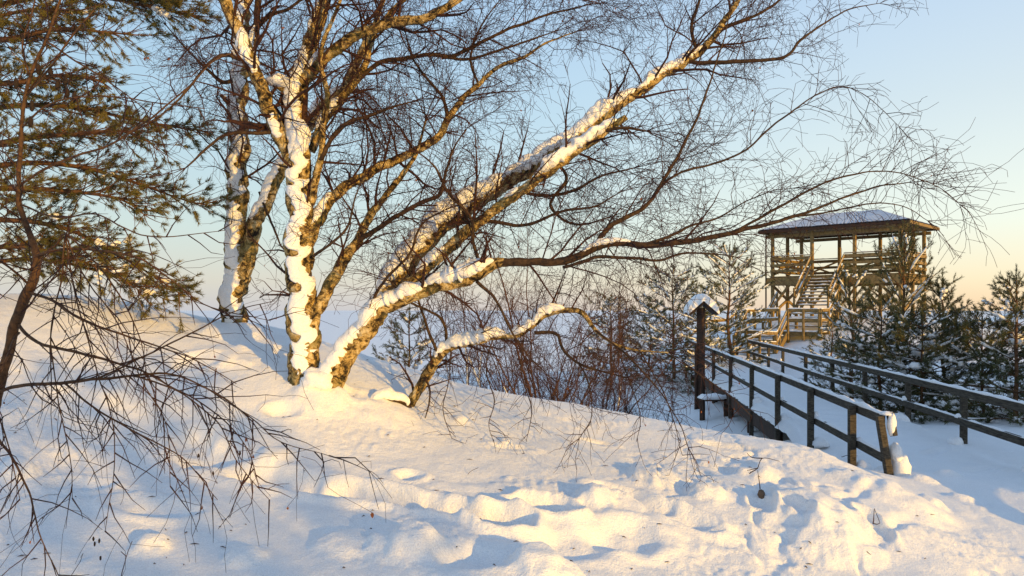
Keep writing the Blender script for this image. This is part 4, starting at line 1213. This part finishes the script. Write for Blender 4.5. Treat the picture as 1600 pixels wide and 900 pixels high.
def pine(name, label, base, H, rad, seed, cat='tree', group=None, bare=.12, whorl=.30, nb=5, shoots=7, nn=26, nl=.065, nw=.0035, snow=.5, lean=(0, 0), rise=.45, mat=NEED2, prof='cone'):
    rg = random.Random(seed)
    x, y, z = base
    t = empty(name, (x, y, z), label, cat, group)
    tr = []
    for k in range(9):
        f = k / 8
        tr.append((x + lean[0] * f * H + .03 * H * ns(f * 3, seed), y + lean[1] * f * H + .03 * H * ns(f * 3, seed + 50), z - .25 + (H + .25) * f, max(.008, .016 * H * (1 - f) ** .8 + .006)))
    o, C = stem_mesh(t, 'trunk', tr, PINEB, .08, 10, .12)
    Cp = np.array(tr)
    br, nd, sn = [], Soup(), Soup()
    sl_ = []
    h = bare * H
    while h < H * .97:
        f = h / H
        i = min(7, int(f * 8)); u = f * 8 - i
        c = Cp[i, :3] * (1 - u) + Cp[i + 1, :3] * u
        pr = ((1 - f) ** .75 * (.55 + .45 * min(1, f * 4)) if prof == 'cone' else math.sqrt(max(0, 1 - f ** 3.2)) * (.75 + .25 * min(1, f * 3))) * rad + .10
        az0 = rg.uniform(0, 6.28)
        for k in range(nb):
            az = az0 + k * 6.283 / nb + rg.uniform(-.35, .35)
            L = pr * rg.uniform(.6, 1.2)
            el = rise * (.25 + 1.0 * f) + rg.uniform(-.18, .12)
            d = (math.cos(az) * math.cos(el), math.sin(az) * math.cos(el), math.sin(el))
            pts = [tuple(c)]
            n = max(3, int(L / .12)); st = L / n
            p = tuple(c)
            for s in range(n):
                sag = -.10 + .30 * s / n
                d = unit((d[0] + rg.gauss(0, .06), d[1] + rg.gauss(0, .06), d[2] + sag * st * 1.6 + rg.gauss(0, .04)))
                p = (p[0] + d[0] * st, p[1] + d[1] * st, p[2] + d[2] * st)
                pts.append(p)
                fr = (s + 1) / n
                if fr > .3:
                    m = max(1, int(shoots * st / .35 * (.6 + fr)))
                    for _ in range(m):
                        sd = unit(rot_about(d, perp(d, rg), rg.uniform(.3, .95)))
                        sd = unit((sd[0], sd[1], sd[2] + .22))
                        sl = rg.uniform(.10, .24) * min(1, .5 + L)
                        q = (p[0] + sd[0] * sl * .5, p[1] + sd[1] * sl * .5, p[2] + sd[2] * sl * .5)
                        br.append(([p, q, (p[0] + sd[0] * sl, p[1] + sd[1] * sl, p[2] + sd[2] * sl + .02)], [.005, .004, .003]))
                        needles(nd, q, sd, nn, nl, nw, rg, along=sl * .75)
                    needles(nd, p, d, nn, nl, nw, rg, along=.12)
                if fr > .35 and rg.random() < snow * .2:
                    s_ = rg.uniform(.022, .055) * (1 + .6 * (1 - f)) * (2.0 if rg.random() < .07 and f < .6 else 1)
                    for m2 in range(rg.randint(2, 4)):
                        o2 = (m2 - 1) * s_ * 1.1
                        lumpy(sn, (p[0] + d[0] * o2 + rg.gauss(0, .4) * s_, p[1] + d[1] * o2 + rg.gauss(0, .4) * s_, p[2] + d[2] * o2 + s_ * .25 + rg.gauss(0, .15) * s_), s_ * rg.uniform(.6, 1.2), s_ * rg.uniform(.6, 1.2), s_ * rg.uniform(.5, .9), seed + len(br) + m2, .8, 7, 5)
            br.append((pts, list(np.linspace(max(.006, .010 * L + .004), .004, len(pts)))))
            if len(pts) > 4 and rg.random() < snow * .8:
                a0 = rg.randint(1, max(1, len(pts) // 3)); sg = pts[a0:]
                if len(sg) >= 3:
                    rs_ = [.004] + [rg.uniform(.014, .034) for _ in sg[1:-1]] + [.006]
                    sl_.append(([(a_, b_, c_ + .016) for a_, b_, c_ in sg], rs_))
        h += whorl * rg.uniform(.75, 1.2)
    # the leader candle
    d = (rg.gauss(0, .05), rg.gauss(0, .05), 1)
    tp = Cp[-1, :3]
    for k in range(3): needles(nd, (tp[0], tp[1], tp[2] - .12 + .10 * k), d, nn + 8, nl, nw, rg, .6, .14)
    sp = Soup(); tubes(sp, br, 3)
    b_ = sp.build('branches', PINEB, t); tag(b_, kind='stuff')
    n_ = nd.build('needles', mat, t, False); tag(n_, kind='stuff')
    if sl_: tubes(sn, sl_, 6)
    s_ = sn.build('snow_load', SNOW2, t)
    if s_: tag(s_, kind='stuff')
    return t


def gp(px, d):
    """a spot on the ground at a given column and depth"""
    x = (px - 800) / F * d
    return (x, d, float(base_h(np.array([x]), np.array([float(d)]))[0]))


def ph(px, ytop, d):
    b = gp(px, d)
    return b, (HY - ytop) / F * d - b[2]


for (px, ytop, d, rad, sd, lab, kw) in [
    (1412, 385, 17.5, 1.1, 3, 'tallest young pine behind the right railing, its crown in front of the tower', dict(nb=5, shoots=4, bare=.05, rise=1.0, snow=.3, prof='round')),
    (1330, 428, 19.5, .9, 14, 'thin pine just right of the tower stairs', dict(nb=5, shoots=4, bare=.05, rise=.9, snow=.4, prof='round')),
    (1478, 438, 16.8, 1.05, 25, 'broad dark pine between the tallest pine and the right edge, with thick snow pads', dict(nb=5, shoots=6, bare=.03, rise=.75, snow=.7, lean=(-.03, 0))),
    (1588, 432, 14.5, 1.15, 36, 'young pine with an upright candle tip at the right edge', dict(nb=5, shoots=7, bare=.03, rise=.6, snow=.7)),
    (1535, 505, 15.4, 1.0, 47, 'low snow laden pine behind the railing near the right edge', dict(nb=6, shoots=9, bare=.02, rise=.45, snow=1.0, prof='round')),
    (1375, 478, 17.0, 1.15, 58, 'low spreading pine at the foot of the snow bank below the tower', dict(nb=6, shoots=8, bare=.02, rise=.45, snow=.9, prof='round')),
    (1440, 500, 16.0, 1.1, 69, 'squat snow laden pine in front of the tallest pine', dict(nb=6, shoots=9, bare=.02, rise=.4, snow=1.0, prof='round')),
    (1300, 498, 21.5, .75, 71, 'small bent pine on the snow bank beside the stairs', dict(nb=5, shoots=6, bare=.02, rise=.4, snow=1.2)),
    (1632, 470, 15.0, 1.2, 82, 'pine partly cut off by the right edge of the picture', dict(nb=5, shoots=7, bare=.02, rise=.5, snow=1.0)),
]:
    b, H = ph(px, ytop, d)
    pine('young_pine', lab, b, H, rad, sd, group='young pines behind the right railing', nw=.0042, nl=.07, nn=34, whorl=.24, **kw)
for (px, ytop, d, rad, sd, lab) in [
    (1140, 392, 29, 1.5, 101, 'dark pine behind the roofed post, left of the tower'),
    (1052, 425, 31, 1.6, 112, 'spreading pine in the hollow left of the roofed post'),
    (1095, 455, 27.5, 1.1, 123, 'low pine directly behind the roofed post'),
    (955, 468, 32, 1.3, 134, 'far pine half hidden by the bare shrubs of the hollow'),
    (1015, 472, 33, 1.2, 145, 'low far pine between the bare shrubs and the spreading pine')]:
    b, H = ph(px, ytop, d)
    pine('hollow_pine', lab, b, H, rad, sd, group='pines in the hollow', nw=.0075, nl=.085, nn=20, whorl=.30, nb=5, shoots=6, bare=.05, rise=.55, snow=.8, mat=NEED2, prof='round')
b, H = ph(640, 492, 15.0)
pine('small_pine', 'little pine in the hollow behind the low crooked birch', b, max(1.2, H), .9, 156, nw=.0045, nl=.07, nn=20, whorl=.25, bare=.03, snow=.7)

# the big pine at the upper left
rng = random.Random(31)
big = empty('pine_tree', (-7.4, 9.2, base_h(np.array([-7.4]), np.array([9.2]))[0]), 'tall pine at the upper left with long drooping sunlit boughs', 'tree')
limb(big, [(-165, 560, 9.2, .19), (-160, 400, 9.2, .17), (-150, 250, 9.2, .15), (-142, 100, 9.2, .13), (-135, -60, 9.2, .11), (-130, -220, 9.2, .08)], [], [], 'trunk', .08, .05, 18, PINEB)
BG = [  # boughs: column, row, depth, radius
    [(-140, 60, 9.2, .04), (-40, 20, 8.9, .035), (60, -5, 8.6, .03), (150, -5, 8.4, .022), (230, 10, 8.3, .014), (300, 25, 8.2, .007)],
    [(-140, 90, 9.2, .04), (-60, 70, 8.7, .035), (20, 60, 8.3, .028), (90, 45, 8.1, .02), (160, 50, 8.0, .013), (215, 55, 7.9, .006)],
    [(-145, 150, 9.2, .04), (-60, 130, 8.8, .034), (20, 130, 8.5, .028), (90, 118, 8.4, .02), (150, 125, 8.3, .012), (175, 140, 8.3, .006)],
    [(-148, 200, 9.2, .045), (-60, 178, 9.0, .038), (30, 165, 8.8, .031), (120, 168, 8.7, .024), (200, 185, 8.6, .016), (270, 198, 8.5, .010), (318, 205, 8.5, .005)],
    [(-150, 260, 9.2, .045), (-50, 235, 8.8, .038), (50, 215, 8.4, .03), (120, 210, 8.3, .022), (190, 205, 8.2, .014), (240, 225, 8.2, .007)],
    [(-150, 300, 9.2, .045), (-60, 270, 8.9, .038), (40, 255, 8.7, .03), (130, 262, 8.6, .023), (210, 285, 8.5, .016), (280, 310, 8.5, .009), (318, 320, 8.4, .005)],
    [(-155, 340, 9.2, .04), (-50, 300, 8.7, .034), (40, 295, 8.4, .028), (120, 300, 8.3, .02), (190, 312, 8.2, .012), (225, 335, 8.2, .006)],
    [(-155, 390, 9.2, .04), (-60, 350, 8.9, .034), (30, 345, 8.7, .028), (110, 360, 8.6, .022), (170, 390, 8.5, .016), (230, 425, 8.5, .011), (280, 458, 8.4, .006)],
    [(-158, 420, 9.2, .035), (-60, 395, 8.8, .03), (30, 385, 8.5, .024), (100, 400, 8.4, .018), (170, 425, 8.3, .012), (215, 452, 8.3, .006)],
    [(-158, 440, 9.2, .03), (-40, 415, 9.0, .026), (60, 405, 8.8, .020), (140, 420, 8.7, .014), (200, 440, 8.6, .008), (262, 470, 8.6, .005)],
    [(-135, -20, 9.2, .04), (-30, -50, 8.8, .03), (80, -40, 8.5, .025), (180, -20, 8.3, .016), (270, 5, 8.2, .008)],
    [(-140, 30, 9.2, .035), (-80, 40, 8.6, .03), (-20, 30, 8.3, .022), (50, 15, 8.1, .015), (110, 20, 8.0, .008)],
]
for k, bpts in enumerate(BG):
    o, C = stem_mesh(big, 'bough', traced(bpts), PINEB, .06, 9, .06)
    br, nd, sn = [], Soup(), Soup()
    n = len(C)
    T = norm(np.gradient(C[:, :3], axis=0))
    for i in range(int(n * .30), n):
        f = i / n
        if rng.random() < .12: continue
        for _ in range(4 if f > .45 else 2):
            d = unit(rot_about(tuple(T[i]), perp(tuple(T[i]), rng), math.radians(rng.uniform(25, 70))))
            d = unit((d[0], d[1], d[2] * .5 - .04))
            p = tuple(C[i, :3]); L = rng.uniform(.2, .62) * (1.25 - .7 * f)
            pts = [p]; m = max(2, int(L / .07))
            for s in range(m):
                d = unit((d[0] + rng.gauss(0, .10), d[1] + rng.gauss(0, .10), d[2] + rng.gauss(0, .08) + .03))
                p = (p[0] + d[0] * L / m, p[1] + d[1] * L / m, p[2] + d[2] * L / m)
                pts.append(p)
                if s >= m * .35 and rng.random() < .75:
                    sd = unit(rot_about(d, perp(d, rng), rng.uniform(.2, .8)))
                    needles(nd, p, sd, 34, .060, .0030, rng, .75, .10)
            br.append((pts, list(np.linspace(.006, .0025, len(pts)))))
            needles(nd, p, d, 40, .062, .0030, rng, .8, .07)
            if rng.random() < (.012 if k < 7 else .06):
                s_ = rng.uniform(.016, .03) * (1 if k < 7 else 1.35)
                for m2 in range(4):
                    lumpy(sn, (p[0] - d[0] * s_ * 1.2 * m2 + rng.gauss(0, .5) * s_, p[1] - d[1] * s_ * 1.2 * m2 + rng.gauss(0, .5) * s_, p[2] - d[2] * s_ * 1.2 * m2 + s_ * .3), s_ * rng.uniform(.8, 1.4), s_ * rng.uniform(.8, 1.4), s_ * rng.uniform(.6, 1.0), i + k * 77 + m2, .8, 8, 6)
    sp = Soup(); tubes(sp, br, 4)
    tag(sp.build('side_branches', PINEB, o), kind='stuff')
    tag(nd.build('needles', NEED, o, False), kind='stuff')
    s_ = sn.build('snow_load', SNOW2, o)
    if s_: tag(s_, kind='stuff')

# ------------------------------------------------------------------ bare shrubs in the hollow
rng = random.Random(41)
SH = [(765, 14.0), (800, 13.2), (828, 12.6), (850, 12.4), (872, 13.5), (895, 12.8), (925, 14.2), (950, 13.4), (985, 15.5), (1010, 16.5), (720, 14.5), (905, 16.0), (1035, 14.0), (850, 16.5)]
WORD = ['leftmost but one', 'slender', 'thick stemmed', 'snow streaked', 'upright', 'fan shaped', 'wide', 'leaning', 'small', 'far', 'leftmost', 'hindmost', 'rightmost', 'hidden']
LABS = ['bare reddish shrub in the hollow, just right of the leftmost shrub', 'bare shrub in the hollow with thin stems below the snowy crooked birch', 'bare shrub whose snow streaked stems rise at the mound edge, left of centre', 'bare shrub with the thickest dark stems at the mound edge',
        'upright bare shrub behind the thickest stemmed shrub', 'fan shaped bare shrub right of the thickest stemmed shrub', 'wide bare shrub in the hollow below the long low limb', 'leaning bare shrub in the hollow right of the fan shaped shrub',
        'small bare shrub in the hollow left of the far pines', 'far bare shrub in the hollow close to the spreading pine', 'leftmost bare shrub in the hollow behind the crooked birch', 'hindmost bare shrub in the middle of the hollow', 'rightmost bare shrub, beside the boardwalk railing', 'far slender bare shrub behind the thickest stemmed shrub']
for k, (px, d) in enumerate(SH):
    b = gp(px, d)
    s = empty('bare_shrub', b, LABS[k], 'shrub', 'bare shrubs in the hollow')
    nst = rng.randint(6, 9) if k not in (8, 9, 12) else 4
    for j in range(nst):
        az = rng.uniform(0, 6.28); tilt = rng.uniform(.08, .62)
        dd = (math.cos(az) * math.sin(tilt), math.sin(az) * math.sin(tilt), math.cos(tilt))
        L = rng.uniform(2.4, 4.7) * (1 - .75 * tilt) * (1 if k not in (8, 9, 12) else .5)
        r0 = rng.uniform(.007, .018) * (1.5 if k == 3 else 1)
        pts = [(b[0] + .12 * rng.uniform(-1, 1), b[1] + .12 * rng.uniform(-1, 1), b[2] - .15, r0)]
        n = 7
        for i in range(n):
            dd = unit((dd[0] + rng.gauss(0, .13), dd[1] + rng.gauss(0, .13), dd[2] + .03))
            q = pts[-1]
            pts.append((q[0] + dd[0] * L / n, q[1] + dd[1] * L / n, q[2] + dd[2] * L / n, r0 * (1 - .8 * (i + 1) / n)))
        o, C = stem_mesh(s, 'stem', pts, SHRUB, .06, 7, .09)
        if rng.random() < .45: snow_on(o, C, .05, rng.uniform(.3, .5), .018, 70, k * 7 + j, .1)
        twigs_on(o, C, .15, 1, .2, (.3, .8), 2, rng, droop=.15, dens=4.4, rel=.45, up=.35, mat=SHRUB, rmin=.0019, ang=(20, 50))

# ------------------------------------------------------------------ trees of the dune on the right and behind the camera (outside the picture): they throw the long shadows
def uq(u, q): return (u * .65 + q * .76, -u * .76 + q * .65)


for k, (u, q_, H, rad, lab) in enumerate([
    (10.5, 11.0, 3.6, 1.5, 'pine on the dune right of the walkway, outside the picture, nearest the camera'), (10.0, 15.5, 3.6, 1.6, 'second pine on the dune right of the walkway, outside the picture'), (10.5, 20.5, 3.2, 1.5, 'third pine on the dune right of the walkway, outside the picture'), (11.5, 25.5, 2.2, 1.3, 'farthest pine on the dune right of the walkway, outside the picture'),
    (12, 0.3, 4.2, 1.1, 'open pine behind the camera to the right'), (15, 2.0, 4.2, 1.2, 'farther pine behind the camera to the right'), (14, -1.8, 4.6, 1.3, 'pine straight behind the camera')]):
    x, y = uq(u, q_)
    b = (x, y, float(base_h(np.array([x]), np.array([y]))[0]))
    pine('dune_pine', lab, b, H, rad, 200 + k * 11, group='pines outside the picture', nw=.026, nl=.15, nn=8, whorl=.40, nb=5, shoots=4, bare=.40, snow=.1, prof='round')

# ------------------------------------------------------------------ small things lying in the snow
def dry_twig(pts, label, r=.005):
    o = empty('dry_twig', P(*pts[0][0]), label, 'twig', 'dry twigs sticking out of the snow')
    for line in pts:
        C = [(*P(*q), r) for q in line]
        stem_mesh(o, 'twig', [(a, b, c, max(.0018, r * (1 - .6 * i / max(1, len(C) - 1)))) for i, (a, b, c, _) in enumerate(C)], TWIG, .05, 6, .02)


def gd(px, py, up=0): return loc(px, py)[1] + up


d = gd(1186, 757)
dry_twig([[(1187, 775, d), (1186, 752, d), (1184, 735, d)], [(1171, 740, d), (1184, 732, d), (1191, 716, d - .1), (1218, 721, d - .15)], [(1191, 716, d - .1), (1174, 714, d), (1167, 708, d)], [(1184, 732, d), (1168, 735, d + .05)]], 'dark forked twig standing above the brown stub in the snow')
d = gd(1368, 822)
dry_twig([[(1364, 818, d), (1366, 795, d)], [(1364, 818, d), (1374, 818, d - .05), (1366, 795, d)]], 'small wishbone shaped twig in the cleft of the mound', .004)
d = gd(1365, 880)
dry_twig([[(1354, 862, d), (1365, 872, d - .02), (1373, 890, d - .05)]], 'short curved twig near the bottom right of the mound')
d = gd(1430, 795)
dry_twig([[(1431, 788, d), (1438, 796, d - .02)]], 'tiny black twig on the right shoulder of the mound', .006)
d = gd(1320, 716)
dry_twig([[(1315, 714, d), (1325, 711, d), (1340, 712, d)]], 'short twig lying before the near railing posts')
d = gd(1470, 880)
dry_twig([[(1440, 876, d), (1460, 880, d), (1482, 878, d - .05)], [(1460, 880, d), (1470, 872, d)]], 'thin bent twig at the foot of the mound, far right')
d = gd(735, 740)
dry_twig([[(722, 756, d), (733, 738, d), (747, 731, d)]], 'fine straw like twig in the middle of the slope', .002)
d = gd(200, 880)
dry_twig([[(190, 900, d - .2), (198, 870, d - .2), (208, 845, d - .2)], [(198, 870, d - .2), (190, 862, d - .2)]], 'thin upright twig at the bottom left of the slope', .0025)
x, y = loc(1187, 779)
st = empty('cut_stub', (x, y, gz(x, y)), 'small brown cut stub poking out of a hole in the snow', 'stub')
sp = Soup(); lumpy(sp, (x, y - .04, gz(x, y) + .02), .03, .04, .045, 4, .9, 14, 10)
sp.build('wood', STUMP, st)

# bits of bark, seed scales and needles fallen on the snow
rng = random.Random(77)
sp = Soup()
for k in range(170):
    px, py = rng.uniform(0, 1500), rng.uniform(560, 895)
    if px > 700 and py < 560 + (px - 700) * .22 + 40: continue
    x, y = loc(px, py, 3, 12)
    if y > 11.5: continue
    z = gz(x, y) + .004
    L = rng.uniform(.006, .03); a = rng.uniform(0, 6.28); w = rng.uniform(.0015, .004)
    dx, dy = math.cos(a) * L, math.sin(a) * L
    V = [(x - dx - dy / L * w, y - dy + dx / L * w, z), (x - dx + dy / L * w, y - dy - dx / L * w, z), (x + dx + dy / L * w, y + dy - dx / L * w, z), (x + dx - dy / L * w, y + dy + dx / L * w, z), (x, y, z + .006)]
    sp.add(V, quads=[(0, 3, 2, 1)], tris=[(0, 1, 4), (1, 2, 4), (2, 3, 4), (3, 0, 4)])
o = sp.build('fallen_litter', TWIG)
tag(o, 'scattered dark flecks of bark and needles on the snow slope', 'litter', None, 'stuff')
